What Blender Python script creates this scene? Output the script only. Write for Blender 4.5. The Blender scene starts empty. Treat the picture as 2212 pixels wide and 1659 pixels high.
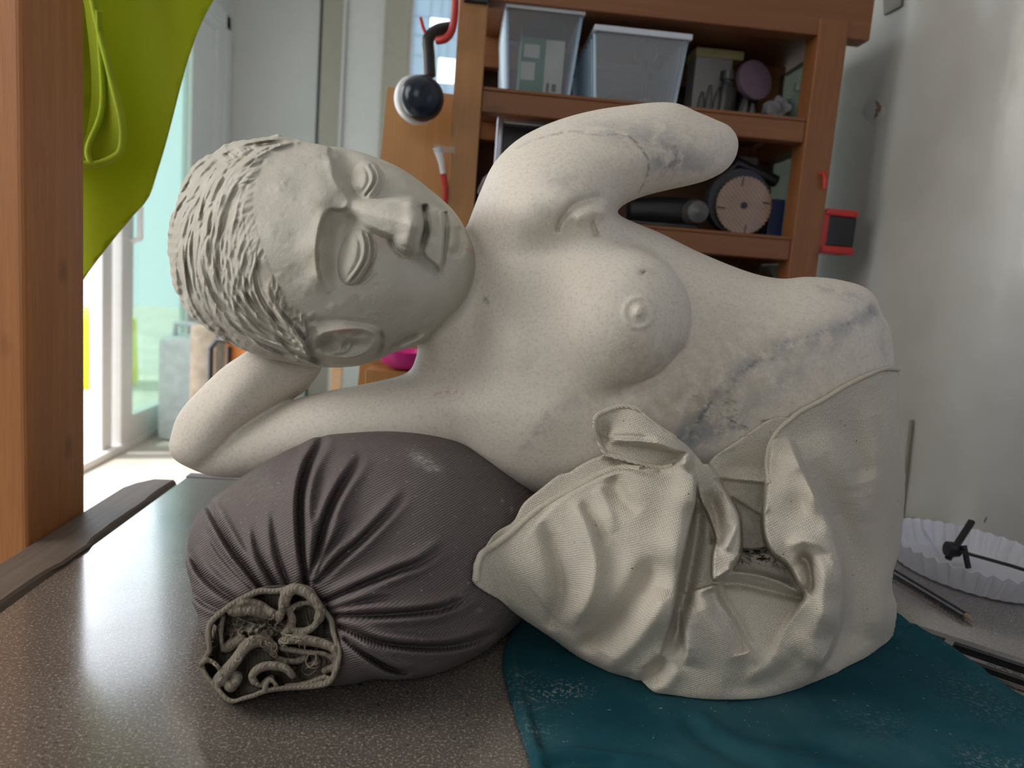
import bpy, bmesh, math, random
import numpy as np
from mathutils import Vector, Matrix

# ------------------------------------------------------------------ camera
F_PX, CX, CY, CAM_H = 1600.0, 1106.0, 829.5, 0.234        # focal length in pixels of the 2212 x 1659 frame
def nz(v):
    v = np.asarray(v, float)
    return v / np.linalg.norm(v)
_yc = nz((-115, 227.5, -1600))
_zc = np.array((906, 11670.5, 1600.0)); _zc = nz(_zc - _yc * _zc.dot(_yc))
CAM_M = np.array([np.cross(_yc, _zc), _yc, _zc])
CAM_C = np.array((0.0, 0.0, CAM_H))
scene = bpy.context.scene
cam_data = bpy.data.cameras.new('camera')
cam = bpy.data.objects.new('camera', cam_data)
scene.collection.objects.link(cam)
cam_data.sensor_width = 36.0
cam_data.lens = 36.0 * F_PX / 2212.0
cam_data.clip_start = 0.02
cam_data.dof.use_dof = True
cam_data.dof.focus_distance = 0.465
cam_data.dof.aperture_fstop = 9.0
_mw = Matrix(CAM_M.tolist()).to_4x4()
_mw.translation = CAM_C.tolist()
cam.matrix_world = _mw
scene.camera = cam

# ------------------------------------------------------------------ sky, daylight, exposure
scene.view_settings.view_transform = 'Standard'
scene.view_settings.look = 'None'
scene.view_settings.gamma = 1.0
scene.view_settings.use_curve_mapping = False
scene.view_settings.exposure = -0.06
world = bpy.data.worlds.new('daylight_sky')
scene.world = world
world.use_nodes = True
_bg = world.node_tree.nodes['Background']
_bg.inputs['Color'].default_value = (0.84, 0.92, 1.0, 1)
_bg.inputs["Strength"].default_value = 2.8

def area_light(name, loc, target, size, size_y, power, color):
    l = bpy.data.lights.new(name, 'AREA')
    l.shape = 'RECTANGLE'; l.size = size; l.size_y = size_y; l.energy = power; l.color = color
    o = bpy.data.objects.new(name, l)
    scene.collection.objects.link(o)
    o.location = loc
    o.rotation_euler = (Vector(target) - Vector(loc)).to_track_quat('-Z', 'Y').to_euler()
    return o
# area lamps for daylight at the openings, plus an added blue fill
area_light('left_key_light', (-1.2, 0.40, 0.70), (0.2, 0.5, 0.1), 1.1, 1.0, 14, (1.0, 0.945, 0.87))  # key lamp just inside the unseen left window, away from the glass door
area_light('rear_window_daylight', (-0.48, -1.46, 0.92), (0.2, 0.5, 0.1), 1.3, 1.1, 4.0, (1.0, 0.945, 0.87))
area_light('open_door_daylight', (-1.30, 2.35, 0.45), (0.3, 1.0, 0.2), 0.8, 1.6, 12, (0.84, 0.91, 1.0))
area_light('side_blue_fill', (0.875, 0.265, 0.42), (0.35, 0.55, 0.10), 0.24, 0.36, 0.5, (0.40, 0.50, 1.0))  # blue fill lamp added near the right wall, which has no opening
_sun = bpy.data.lights.new('sunlight', 'SUN'); _sun.energy = 5.0; _sun.angle = 0.02; _sun.color = (1.0, 0.93, 0.82)
_so = bpy.data.objects.new('sunlight', _sun); scene.collection.objects.link(_so)
_so.rotation_euler = Vector((0.5, 0.12, -0.86)).to_track_quat('-Z', 'Y').to_euler()

# ------------------------------------------------------------------ helpers
def ray(px, py):
    return CAM_M @ np.array(((px - CX) / F_PX, -(py - CY) / F_PX, -1.0))
def pt(px, py, d):
    return CAM_C + ray(px, py) * d
def on_z(px, py, z):
    r = ray(px, py); return CAM_C + r * ((z - CAM_C[2]) / r[2])
def on_y(px, py, y):
    r = ray(px, py); return CAM_C + r * (y / r[1])
def on_x(px, py, x):
    r = ray(px, py); return CAM_C + r * (x / r[0])

def tag(o, label=None, cat=None, group=None, kind=None):
    if label: o['label'] = label
    if cat: o['category'] = cat
    if group: o['group'] = group
    if kind: o['kind'] = kind
    return o
def empty(name, loc=(0, 0, 0), rz=0.0):
    o = bpy.data.objects.new(name, None)
    scene.collection.objects.link(o)
    o.location = loc; o.rotation_euler = (0, 0, rz); o.empty_display_size = 0.02
    return o
def mesh_obj(name, verts, faces, mat=None, parent=None, smooth=False):
    me = bpy.data.meshes.new(name)
    me.from_pydata([tuple(map(float, v)) for v in verts], [], [tuple(map(int, f)) for f in faces])
    if smooth: me.polygons.foreach_set('use_smooth', [True] * len(me.polygons))
    me.update()
    o = bpy.data.objects.new(name, me)
    scene.collection.objects.link(o)
    if mat: me.materials.append(mat)
    if parent: o.parent = parent
    return o
class MB:
    """collects shapes for ONE mesh object"""
    def __init__(s): s.v = []; s.f = []
    def add(s, verts, faces):
        n = len(s.v); s.v += [tuple(v) for v in verts]; s.f += [tuple(i + n for i in f) for f in faces]
        return s
    def box(s, lo, hi, bev=0.0, M=None):
        bm = bmesh.new(); bmesh.ops.create_cube(bm, size=1)
        c = [(a + b) / 2 for a, b in zip(lo, hi)]; d = [b - a for a, b in zip(lo, hi)]
        for v in bm.verts: v.co = Vector((v.co.x * d[0] + c[0], v.co.y * d[1] + c[1], v.co.z * d[2] + c[2]))
        if bev: bmesh.ops.bevel(bm, geom=bm.edges[:], offset=bev, segments=2, profile=0.6, affect='EDGES')
        if M is not None: bmesh.ops.transform(bm, matrix=M, verts=bm.verts[:])
        s._bm(bm); return s
    def _bm(s, bm):
        bm.verts.index_update()
        s.add([v.co[:] for v in bm.verts], [[v.index for v in f.verts] for f in bm.faces]); bm.free()
    def tube(s, pts, r, n=10, cap=True):
        """tube along points; r a number or one radius per point"""
        P = [Vector(p) for p in pts]; k = len(P)
        R = r if hasattr(r, '__len__') else [r] * k
        up = Vector((0, 0, 1)); vs = []; fs = []; prev = None
        for i in range(k):
            t = (P[min(i + 1, k - 1)] - P[max(i - 1, 0)]).normalized()
            if prev is None:
                a = t.cross(up if abs(t.z) < 0.9 else Vector((1, 0, 0))).normalized()
            else:
                a = (prev - t * prev.dot(t)).normalized()
            prev = a; b = t.cross(a)
            for j in range(n):
                th = 2 * math.pi * j / n
                vs.append(P[i] + (a * math.cos(th) + b * math.sin(th)) * R[i])
        for i in range(k - 1):
            for j in range(n):
                fs.append((i * n + j, i * n + (j + 1) % n, (i + 1) * n + (j + 1) % n, (i + 1) * n + j))
        if cap:
            fs.append(tuple(range(n - 1, -1, -1))); fs.append(tuple((k - 1) * n + j for j in range(n)))
        s.add([v[:] for v in vs], fs); return s
    def lathe(s, prof, n=32, M=None, close=False):
        """profile of (radius, z) turned about z"""
        vs = []; fs = []; k = len(prof)
        for (r, z) in prof:
            for j in range(n):
                th = 2 * math.pi * j / n
                p = Vector((r * math.cos(th), r * math.sin(th), z))
                vs.append((M @ p if M is not None else p)[:])
        for i in range(k - 1):
            for j in range(n):
                fs.append((i * n + j, i * n + (j + 1) % n, (i + 1) * n + (j + 1) % n, (i + 1) * n + j))
        if close:
            fs.append(tuple(range(n - 1, -1, -1))); fs.append(tuple((k - 1) * n + j for j in range(n)))
        s.add(vs, fs); return s
    def prism(s, poly, d, M=None):
        """closed polygon in xy, thickness d in z"""
        n = len(poly)
        vs = [Vector((x, y, 0)) for x, y in poly] + [Vector((x, y, d)) for x, y in poly]
        if M is not None: vs = [M @ v for v in vs]
        fs = [tuple(range(n - 1, -1, -1)), tuple(range(n, 2 * n))] + [(i, (i + 1) % n, n + (i + 1) % n, n + i) for i in range(n)]
        s.add([v[:] for v in vs], fs); return s
    def build(s, name, mat, parent=None, smooth=False, bevel=0.0, segs=2, angle=0.6):
        o = mesh_obj(name, s.v, s.f, mat, parent, smooth)
        bm = bmesh.new(); bm.from_mesh(o.data)
        bmesh.ops.recalc_face_normals(bm, faces=bm.faces[:]); bm.to_mesh(o.data); bm.free()
        if smooth:
            try: o.data.set_sharp_from_angle(angle=angle + 0.2)
            except Exception: pass
        if bevel:
            m = o.modifiers.new('bevel', 'BEVEL'); m.width = bevel; m.segments = segs; m.limit_method = 'ANGLE'
        return o
def rot_to(axis, loc=(0, 0, 0)):
    q = Vector(axis).normalized().to_track_quat('Z', 'Y')
    return Matrix.Translation(Vector(loc)) @ q.to_matrix().to_4x4()

# ------------------------------------------------------------------ procedural materials
class NT:
    """small node builder on top of a fresh Principled material"""
    def __init__(s, name, base=(0.8, 0.8, 0.8), rough=0.5, metal=0.0, spec=None):
        s.m = bpy.data.materials.new(name); s.m.use_nodes = True
        s.t = s.m.node_tree; s.b = s.t.nodes['Principled BSDF']
        s.b.inputs['Base Color'].default_value = (*base, 1)
        s.b.inputs['Roughness'].default_value = rough
        s.b.inputs['Metallic'].default_value = metal
        if spec is not None: s.b.inputs['Specular IOR Level'].default_value = spec
    def n(s, kind, **kw):
        x = s.t.nodes.new('ShaderNode' + kind)
        for k, v in kw.items():
            if k.startswith('i_'):
                k = k[2:]; k = int(k) if k.isdigit() else k.replace('_', ' ')
                if hasattr(v, 'is_output') or isinstance(v, bpy.types.NodeSocket): s.t.links.new(v, x.inputs[k])
                else: x.inputs[k].default_value = v
            else: setattr(x, k, v)
        return x
    def link(s, a, b): s.t.links.new(a, b)
    def coord(s, kind='Object', scale=(1, 1, 1), rot=(0, 0, 0)):
        c = s.n('TexCoord'); mp = s.n('Mapping')
        s.link(c.outputs[kind], mp.inputs['Vector'])
        mp.inputs['Scale'].default_value = scale; mp.inputs['Rotation'].default_value = rot
        return mp.outputs[0]
    def noise(s, vec, scale, detail=4, rough=0.55, dist=0.0):
        x = s.n('TexNoise'); s.link(vec, x.inputs['Vector'])
        x.inputs['Scale'].default_value = scale; x.inputs['Detail'].default_value = detail
        x.inputs['Roughness'].default_value = rough; x.inputs['Distortion'].default_value = dist
        return x.outputs['Fac']
    def ramp(s, fac, stops):
        x = s.n('ValToRGB'); s.link(fac, x.inputs[0]); e = x.color_ramp.elements
        while len(e) < len(stops): e.new(0.5)
        for i, (p, c) in enumerate(stops):
            e[i].position = p; e[i].color = (*c, 1) if len(c) == 3 else c
        return x.outputs[0]
    def mix(s, fac, a, b, mode='MIX'):
        x = s.n('Mix', data_type='RGBA', blend_type=mode)
        for i, v in ((0, fac), (6, a), (7, b)):
            if isinstance(v, bpy.types.NodeSocket): s.link(v, x.inputs[i])
            elif isinstance(v, (int, float)): x.inputs[i].default_value = v
            else: x.inputs[i].default_value = (*v, 1)
        return x.outputs[2]
    def math(s, op, a, b=0.0, clamp=False):
        x = s.n('Math', operation=op, use_clamp=clamp)
        for i, v in ((0, a), (1, b)):
            if isinstance(v, bpy.types.NodeSocket): s.link(v, x.inputs[i])
            else: x.inputs[i].default_value = v
        return x.outputs[0]
    def color(s, sock): s.link(sock, s.b.inputs['Base Color'])
    def bump(s, fac, strength=0.3, dist=0.002, prev=None):
        x = s.n('Bump'); s.link(fac, x.inputs['Height'])
        x.inputs['Strength'].default_value = strength; x.inputs['Distance'].default_value = dist
        if prev is not None: s.link(prev, x.inputs['Normal'])
        s.link(x.outputs[0], s.b.inputs['Normal'])
        return x.outputs[0]
def plain(name, base, rough=0.5, metal=0.0, var=0.12, scale=25.0, spec=None):
    m = NT(name, base, rough, metal, spec)
    f = m.noise(m.coord(), scale, 5)
    d = tuple(c * (1 - var) for c in base); l = tuple(min(1, c * (1 + var)) for c in base)
    m.color(m.ramp(f, [(0.3, d), (0.7, l)]))
    return m.m
def wood_mat(name, a, b, axis='Z', scale=9.0, rough=0.55, knots=True):
    """a = light wood, b = dark grain"""
    m = NT(name, a, rough)
    st = {'Z': (1, 1, 0.05), 'X': (0.05, 1, 1), 'Y': (1, 0.05, 1)}[axis]
    v = m.coord('Object', st)
    broad = m.noise(v, scale * 5, 4, 0.6, 1.2); streak = m.noise(v, scale * 26, 4, 0.7, 0.4); fine = m.noise(v, scale * 110, 3, 0.7)
    g = m.math('ADD', m.math('MULTIPLY', broad, 0.65), m.math('MULTIPLY', streak, 0.35))
    mid = tuple((x + y) / 2 for x, y in zip(a, b))
    c = m.ramp(g, [(0.30, tuple(x * 0.55 + y * 0.45 for x, y in zip(mid, b))), (0.5, mid), (0.68, a)])
    c = m.mix(m.math('MULTIPLY', m.ramp(fine, [(0.45, (0, 0, 0)), (0.75, (1, 1, 1))]), 0.30), c, tuple(x * 0.8 for x in b))
    if knots:
        vo = m.n('TexVoronoi'); kv = m.coord('Object', {'Z': (1, 1, 0.6), 'X': (0.6, 1, 1), 'Y': (1, 0.6, 1)}[axis])
        m.link(kv, vo.inputs['Vector']); vo.inputs['Scale'].default_value = 16
        k = m.ramp(vo.outputs['Distance'], [(0.0, (1, 1, 1)), (0.07, (0.5, 0.5, 0.5)), (0.15, (0, 0, 0))])
        c = m.mix(m.math('MULTIPLY', k, 0.7), c, tuple(x * 0.30 for x in b))
    m.color(c); m.bump(fine, 0.2, 0.0008)
    return m.m

# ------------------------------------------------------------------ sculpting tools
# Carved and draped things are volumes on a grid measured along the camera's viewing pyramid: x, y in frame pixels and
# w (pixels' worth of depth at half a metre, positive = nearer).  sc_world() turns them into metres.
D0 = 0.5
def sc_world(P):
    P = np.asarray(P, float)
    d = D0 * (1 - P[..., 2] / F_PX)
    c = np.stack([(P[..., 0] - CX) / F_PX * d, -(P[..., 1] - CY) / F_PX * d, -d], -1)
    return c @ CAM_M.T + CAM_C
def spline(pts, n=10, closed=False):
    P = np.asarray(pts, float); k = len(P); out = []
    for i in range(k if closed else k - 1):
        if closed: a, b, c, d = P[(i - 1) % k], P[i], P[(i + 1) % k], P[(i + 2) % k]
        else: a, b, c, d = P[max(i - 1, 0)], P[i], P[i + 1], P[min(i + 2, k - 1)]
        for t in np.linspace(0, 1, n, endpoint=False):
            out.append(0.5 * (2 * b + (c - a) * t + (2 * a - 5 * b + 4 * c - d) * t * t + (3 * b - a - 3 * c + d) * t ** 3))
    if not closed: out.append(P[-1])
    return np.array(out)
def poly_sd(poly, X, Y):
    """signed distance (inside > 0) of the points to a closed polygon"""
    P = np.asarray(poly, float); Q = np.roll(P, -1, 0)
    x = X.ravel().astype(np.float32); y = Y.ravel().astype(np.float32)
    best = np.full(x.shape, 1e12, np.float32); ins = np.zeros(x.shape, bool)
    for (ax, ay), (bx, by) in zip(P.astype(np.float32), Q.astype(np.float32)):
        ex, ey = bx - ax, by - ay
        L = ex * ex + ey * ey + 1e-9
        t = np.clip(((x - ax) * ex + (y - ay) * ey) / L, 0, 1)
        dx = x - ax - t * ex; dy = y - ay - t * ey
        np.minimum(best, dx * dx + dy * dy, out=best)
        if ay != by:
            c = ((ay > y) != (by > y)) & (x < (bx - ax) * (y - ay) / (by - ay) + ax)
            ins ^= c
    return (np.sqrt(best) * np.where(ins, 1, -1)).reshape(X.shape)
def blur2(A, r):
    for ax in (0, 1):
        for _ in range(2):
            k = 2 * r + 1
            B = np.cumsum(np.pad(A, [(r + 1, r) if i == ax else (0, 0) for i in (0, 1)], mode='edge'), axis=ax)
            A = (np.take(B, range(k, B.shape[ax]), axis=ax) - np.take(B, range(0, B.shape[ax] - k), axis=ax)) / k
    return A
def bil(A, x0, y0, step, X, Y):
    """bilinear sample of A[ix, iy]"""
    u = np.clip((X - x0) / step, 0, A.shape[0] - 1.001); v = np.clip((Y - y0) / step, 0, A.shape[1] - 1.001)
    i = u.astype(int); j = v.astype(int); a = u - i; b = v - j
    return A[i, j] * (1 - a) * (1 - b) + A[i + 1, j] * a * (1 - b) + A[i, j + 1] * (1 - a) * b + A[i + 1, j + 1] * a * b
def bic(A, x0, y0, step, X, Y):
    """smooth (cubic) sample of A[ix, iy]"""
    u = np.clip((X - x0) / step, 1, A.shape[0] - 2.001); v = np.clip((Y - y0) / step, 1, A.shape[1] - 2.001)
    i = u.astype(int); j = v.astype(int); a = u - i; b = v - j
    wt = lambda t: ((1 - t) ** 3 / 6, (3 * t ** 3 - 6 * t * t + 4) / 6, (-3 * t ** 3 + 3 * t * t + 3 * t + 1) / 6, t ** 3 / 6)
    wa, wb = wt(a), wt(b)
    return sum(wa[p] * wb[q] * A[np.clip(i + p - 1, 0, A.shape[0] - 1), np.clip(j + q - 1, 0, A.shape[1] - 1)] for p in range(4) for q in range(4))
class Pillow:
    """rounded solid with a given outline: the thickness is a soap-film inflation of the outline"""
    def __init__(s, outline, w0, squash=1.0, back=1.0, n=8, step=5.0, raw=False):
        s.back = back
        s.poly = spline(outline, n, True) if not raw else np.asarray(outline, float)
        s.w0 = w0; s.sq = squash
        lo = s.poly.min(0) - 30; hi = s.poly.max(0) + 30
        gx = np.arange(lo[0], hi[0], step); gy = np.arange(lo[1], hi[1], step)
        X, Y = np.meshgrid(gx, gy, indexing='ij')
        d = poly_sd(s.poly, X, Y); ins = d > 0
        u = np.where(ins, d * 30, 0.0)
        par = (np.add.outer(np.arange(len(gx)), np.arange(len(gy))) % 2).astype(bool)
        om = 2 / (1 + math.sin(math.pi / max(len(gx), len(gy))))
        for it in range(260):
            for c in (par, ~par):
                a = np.zeros_like(u)
                a[1:-1, 1:-1] = 0.25 * (u[2:, 1:-1] + u[:-2, 1:-1] + u[1:-1, 2:] + u[1:-1, :-2] + 2 * step * step)
                m = c & ins
                u[m] += om * (a[m] - u[m])
        g = np.where(ins, u / np.maximum(d, 0.8 * step), 0.0)
        wgt = (d > 1.5 * step).astype(float)
        num = g * wgt
        for r in (2, 4, 8):                                     # spread the inner ratio across the rim
            g2 = blur2(num, r); w2 = blur2(wgt, r)
            fill = (wgt < 0.5) & (w2 > 1e-3)
            num = np.where(fill, g2 / np.maximum(w2, 1e-6), num); wgt = np.where(fill, 1.0, wgt)
        s.g = blur2(num, 2); s.u = blur2(u, 1); s.x0, s.y0, s.step = gx[0], gy[0], step
    def fields(s, X, Y):
        d = poly_sd(s.poly, X, Y)
        g = np.maximum(bil(s.g, s.x0, s.y0, s.step, X, Y), 8.0)
        u = bic(s.u, s.x0, s.y0, s.step, X, Y)
        k = np.clip((d - 2.5 * s.step) / (4 * s.step), 0, 1); k = k * k * (3 - 2 * k)
        t = g * d * (1 - k) + u * k                                  # exact at the rim, smooth inside
        w0 = s.w0(X, Y) if callable(s.w0) else np.full(X.shape, float(s.w0))
        sq = s.sq(X, Y) if callable(s.sq) else np.full(X.shape, float(s.sq))
        return [a.astype(np.float32) for a in (t, g, w0, sq)]
def pillow_front(fl):
    t, g, w0, sq = fl
    return w0 + sq * np.sqrt(2 * np.maximum(t, 0))
def pillow_f(fl, W, back=1.0):
    t, g, w0, sq = [a[..., None] for a in fl]
    if hasattr(back, 'shape') or back != 1.0: sq = np.where(W < w0, sq * back, sq)
    e = (W - w0) / sq
    return (e * e - 2 * t) / (2 * np.sqrt((e / sq) ** 2 + g * g))
def smin(a, b, k):
    h = np.clip(0.5 + 0.5 * (b - a) / k, 0, 1)
    return b + (a - b) * h - k * h * (1 - h)
def smax(a, b, k): return -smin(-a, -b, k)
def ellip(X, Y, W, c, r, R=None):
    p = [X - c[0], Y - c[1], W - c[2]]
    if R is not None:
        p = [R[i][0] * p[0] + R[i][1] * p[1] + R[i][2] * p[2] for i in range(3)]
    k0 = np.sqrt(sum((q / ri) ** 2 for q, ri in zip(p, r)))
    k1 = np.sqrt(sum((q / (ri * ri)) ** 2 for q, ri in zip(p, r))) + 1e-6
    return k0 * (k0 - 1) / k1
class Relief:
    """height map over a pixel window; strokes add ridges, grooves, steps and bumps"""
    def __init__(s, x0, y0, x1, y1, step=1.0):
        s.x0, s.y0, s.step = x0, y0, step
        s.gx = np.arange(x0, x1, step); s.gy = np.arange(y0, y1, step)
        s.A = np.zeros((len(s.gx), len(s.gy)))
    def _win(s, lo, hi):
        i0 = max(int((lo[0] - s.x0) / s.step), 0); i1 = min(int((hi[0] - s.x0) / s.step) + 2, len(s.gx))
        j0 = max(int((lo[1] - s.y0) / s.step), 0); j1 = min(int((hi[1] - s.y0) / s.step) + 2, len(s.gy))
        if i1 <= i0 or j1 <= j0: return None
        X, Y = np.meshgrid(s.gx[i0:i1], s.gy[j0:j1], indexing='ij')
        return slice(i0, i1), slice(j0, j1), X, Y
    def near(s, pts, reach, n=6):
        """distance, signed side (+ = right of travel in the picture) and travel 0..1 of the nearest point"""
        P = spline(pts, n) if len(pts) > 2 else np.asarray(pts, float)
        w = s._win(P.min(0) - reach, P.max(0) + reach)
        if w is None: return None
        I, J, X, Y = w
        best = np.full(X.shape, 1e12); sd = np.zeros(X.shape); tt = np.zeros(X.shape)
        m = len(P) - 1
        for k in range(m):
            ax, ay = P[k]; ex, ey = P[k + 1] - P[k]
            L = ex * ex + ey * ey + 1e-9
            t = np.clip(((X - ax) * ex + (Y - ay) * ey) / L, 0, 1)
            dx = X - ax - t * ex; dy = Y - ay - t * ey
            q = dx * dx + dy * dy; b = q < best
            best = np.where(b, q, best); sd = np.where(b, np.sign(ex * dy - ey * dx), sd); tt = np.where(b, (k + t) / m, tt)
        return I, J, np.sqrt(best), sd, tt
    def ridge(s, pts, h, wid, ends=(0.0, 0.0), taper=True, n=6, mode='gauss'):
        r = s.near(pts, 3.2 * (max(wid) if hasattr(wid, '__len__') else wid), n)
        if r is None: return s
        I, J, d, sd, t = r
        H = np.interp(t, np.linspace(0, 1, len(h)), h) if hasattr(h, '__len__') else h
        W = np.interp(t, np.linspace(0, 1, len(wid)), wid) if hasattr(wid, '__len__') else wid
        if taper: H = H * np.clip(np.minimum(t / max(ends[0], 1e-6), (1 - t) / max(ends[1], 1e-6)), 0, 1) if max(ends) > 0 else H
        s.A[I, J] += H * np.exp(-(d / W) ** 2)
        return s
    def fold(s, pts, h, steep, soft, ends=(0.12, 0.12), n=6):
        """lip of cloth: raised along the line, falling away fast on the right of travel and slowly on the left"""
        r = s.near(pts, 3 * max(steep, soft), n)
        if r is None: return s
        I, J, d, sd, t = r
        H = np.interp(t, np.linspace(0, 1, len(h)), h) if hasattr(h, '__len__') else h
        e = np.clip(np.minimum(t / max(ends[0], 1e-6), (1 - t) / max(ends[1], 1e-6)), 0, 1)
        e = e * e * (3 - 2 * e)
        s.A[I, J] += H * e * np.exp(-(d / np.where(sd > 0, steep, soft)) ** 2)
        return s
    def bump(s, c, r, h, ang=0.0, p=2.0, dome=False):
        w = s._win(np.array(c) - 3.2 * max(r), np.array(c) + 3.2 * max(r))
        if w is None: return s
        I, J, X, Y = w
        ca, sa = math.cos(ang), math.sin(ang)
        u = ((X - c[0]) * ca + (Y - c[1]) * sa) / r[0]; v = (-(X - c[0]) * sa + (Y - c[1]) * ca) / r[1]
        q = u * u + v * v
        s.A[I, J] += h * (np.sqrt(np.clip(1 - q, 0, 1)) if dome else np.exp(-q ** (p / 2)))
        return s
    def raise_poly(s, poly, h, edge, n=6, smooth=True):
        """plateau inside a closed outline with a soft rim of the given width"""
        P = spline(poly, n, True) if smooth else np.asarray(poly, float)
        w = s._win(P.min(0) - 3 * edge, P.max(0) + 3 * edge)
        I, J, X, Y = w
        d = poly_sd(P, X, Y)
        t = np.clip(0.5 + d / (2 * edge), 0, 1)
        s.A[I, J] += h * t * t * (3 - 2 * t)
        return s
    def at(s, X, Y):
        inside = (X >= s.gx[0]) & (X <= s.gx[-1]) & (Y >= s.gy[0]) & (Y <= s.gy[-1])
        return np.where(inside, bil(s.A, s.x0, s.y0, s.step, X, Y), 0.0)
def surface_net(F, gx, gy, gw):
    """quads of the zero level of F on the grid"""
    S = F < 0
    nx, ny, nw = F.shape
    cnt = np.zeros((nx - 1, ny - 1, nw - 1), np.int8)
    sl = lambda a: (slice(0, -1), slice(1, None))[a]
    for a in (0, 1):
        for b in (0, 1):
            for c in (0, 1):
                cnt += S[sl(a), sl(b), sl(c)]
    act = np.flatnonzero((cnt > 0) & (cnt < 8)); del cnt
    ci, cj, ck = np.unravel_index(act, (nx - 1, ny - 1, nw - 1))
    acc = np.zeros((len(act), 3)); num = np.zeros(len(act))
    cor = {}
    for a in (0, 1):
        for b in (0, 1):
            for c in (0, 1):
                cor[a, b, c] = F[ci + a, cj + b, ck + c]
    G = [gx, gy, gw]; base = [ci, cj, ck]
    for ax in range(3):
        o1, o2 = [q for q in range(3) if q != ax]
        for p in (0, 1):
            for q in (0, 1):
                k0 = [0, 0, 0]; k0[o1] = p; k0[o2] = q; k1 = list(k0); k1[ax] = 1
                f0 = cor[tuple(k0)]; f1 = cor[tuple(k1)]
                m = (f0 < 0) != (f1 < 0)
                t = np.where(m, f0 / np.where(m, f0 - f1, 1), 0)
                pos = np.zeros((len(act), 3))
                a0 = G[ax][base[ax]]; a1 = G[ax][base[ax] + 1]
                pos[:, ax] = a0 + t * (a1 - a0)
                pos[:, o1] = G[o1][base[o1] + p]; pos[:, o2] = G[o2][base[o2] + q]
                acc[m] += pos[m]; num += m
    V = acc / num[:, None]
    quads = []
    st = ((ny - 1) * (nw - 1), nw - 1, 1)
    for ax in range(3):
        o1, o2 = [(1, 2), (2, 0), (0, 1)][ax]
        idx = [slice(None)] * 3; idx2 = [slice(None)] * 3
        idx[ax] = slice(0, -1); idx2[ax] = slice(1, None)
        for q in (o1, o2): idx[q] = slice(1, -1); idx2[q] = slice(1, -1)
        A = S[tuple(idx)]; B = S[tuple(idx2)]
        e = np.argwhere(A != B)
        if len(e) == 0: continue
        off = np.zeros(3, int); off[o1] = 1; off[o2] = 1
        c = e + off
        flat = c @ np.array(st)
        q4 = np.stack([flat - st[o1] - st[o2], flat - st[o2], flat, flat - st[o1]], 1)
        flip = ~A[tuple(e.T)]
        q4[flip] = q4[flip][:, ::-1]
        quads.append(q4)
    Q = np.searchsorted(act, np.concatenate(quads))
    return V, Q
def fast_mesh(name, V, Q, mat, parent=None):
    me = bpy.data.meshes.new(name)
    V = np.ascontiguousarray(V, np.float32); Q = np.ascontiguousarray(Q, np.int32)
    me.vertices.add(len(V)); me.vertices.foreach_set('co', V.ravel())
    me.loops.add(Q.size); me.loops.foreach_set('vertex_index', Q.ravel())
    me.polygons.add(len(Q)); me.polygons.foreach_set('loop_start', np.arange(0, Q.size, Q.shape[1], dtype=np.int32))
    me.polygons.foreach_set('use_smooth', np.ones(len(Q), bool))
    me.update(calc_edges=True); me.validate()
    o = bpy.data.objects.new(name, me); scene.collection.objects.link(o)
    if mat: me.materials.append(mat)
    if parent: o.parent = parent
    return o
def relax(V, Q, it=2, lam=0.5):
    n = len(V)
    for _ in range(it):
        S = np.zeros((n, 3)); c = np.zeros(n)
        for a, b in ((0, 1), (1, 2), (2, 3), (3, 0)):
            for p, q in ((a, b), (b, a)):
                for k in range(3): S[:, k] += np.bincount(Q[:, p], V[Q[:, q], k], n)
                c += np.bincount(Q[:, p], minlength=n)
        V = V + lam * (S / np.maximum(c, 1)[:, None] - V)
    return V
def add_attr(o, name, vals):
    a = o.data.attributes.new(name, 'FLOAT', 'POINT')
    a.data.foreach_set('value', np.ascontiguousarray(vals, np.float32))
class Rbf:
    """smooth surface through scattered control values"""
    def __init__(s, pts, soft=0.0):
        s.c = np.array([(p[0], p[1]) for p in pts], float); v = np.array([p[2] for p in pts], float)
        n = len(v); r = np.hypot(*(s.c[:, None] - s.c[None]).transpose(2, 0, 1)) / 100
        K = np.where(r > 0, r * r * np.log(np.maximum(r, 1e-9)), 0) + soft * np.eye(n)
        P = np.c_[np.ones(n), s.c / 100]
        A = np.block([[K, P], [P.T, np.zeros((3, 3))]])
        s.w = np.linalg.solve(A, np.r_[v, 0, 0, 0])
    def __call__(s, X, Y):
        n = len(s.c); out = s.w[n] + s.w[n + 1] * X / 100 + s.w[n + 2] * Y / 100
        for k in range(n):
            r = np.hypot(X - s.c[k, 0], Y - s.c[k, 1]) / 100
            out = out + s.w[k] * np.where(r > 0, r * r * np.log(np.maximum(r, 1e-9)), 0)
        return out
def sheet(R, poly, ctrl, edge, smooth=True, n=6):
    """a layer of cloth on the relief: closed outline with a crisp rim, height interpolated from control values"""
    P = spline(poly, n, True) if smooth else np.asarray(poly, float)
    I, J, X, Y = R._win(P.min(0) - 3 * edge, P.max(0) + 3 * edge)
    d = poly_sd(P, X, Y)
    t = np.clip(0.5 + d / (2 * edge), 0, 1)
    num = ctrl(X, Y) if callable(ctrl) else 0; den = 1 if callable(ctrl) else 0
    for x, y, h in ([] if callable(ctrl) else ctrl):
        w = 1 / ((X - x) ** 2 + (Y - y) ** 2 + 150.0) ** 1.3
        num = num + w * h; den = den + w
    R.A[I, J] += (num / den) * t * t * (3 - 2 * t)
    return R
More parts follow.
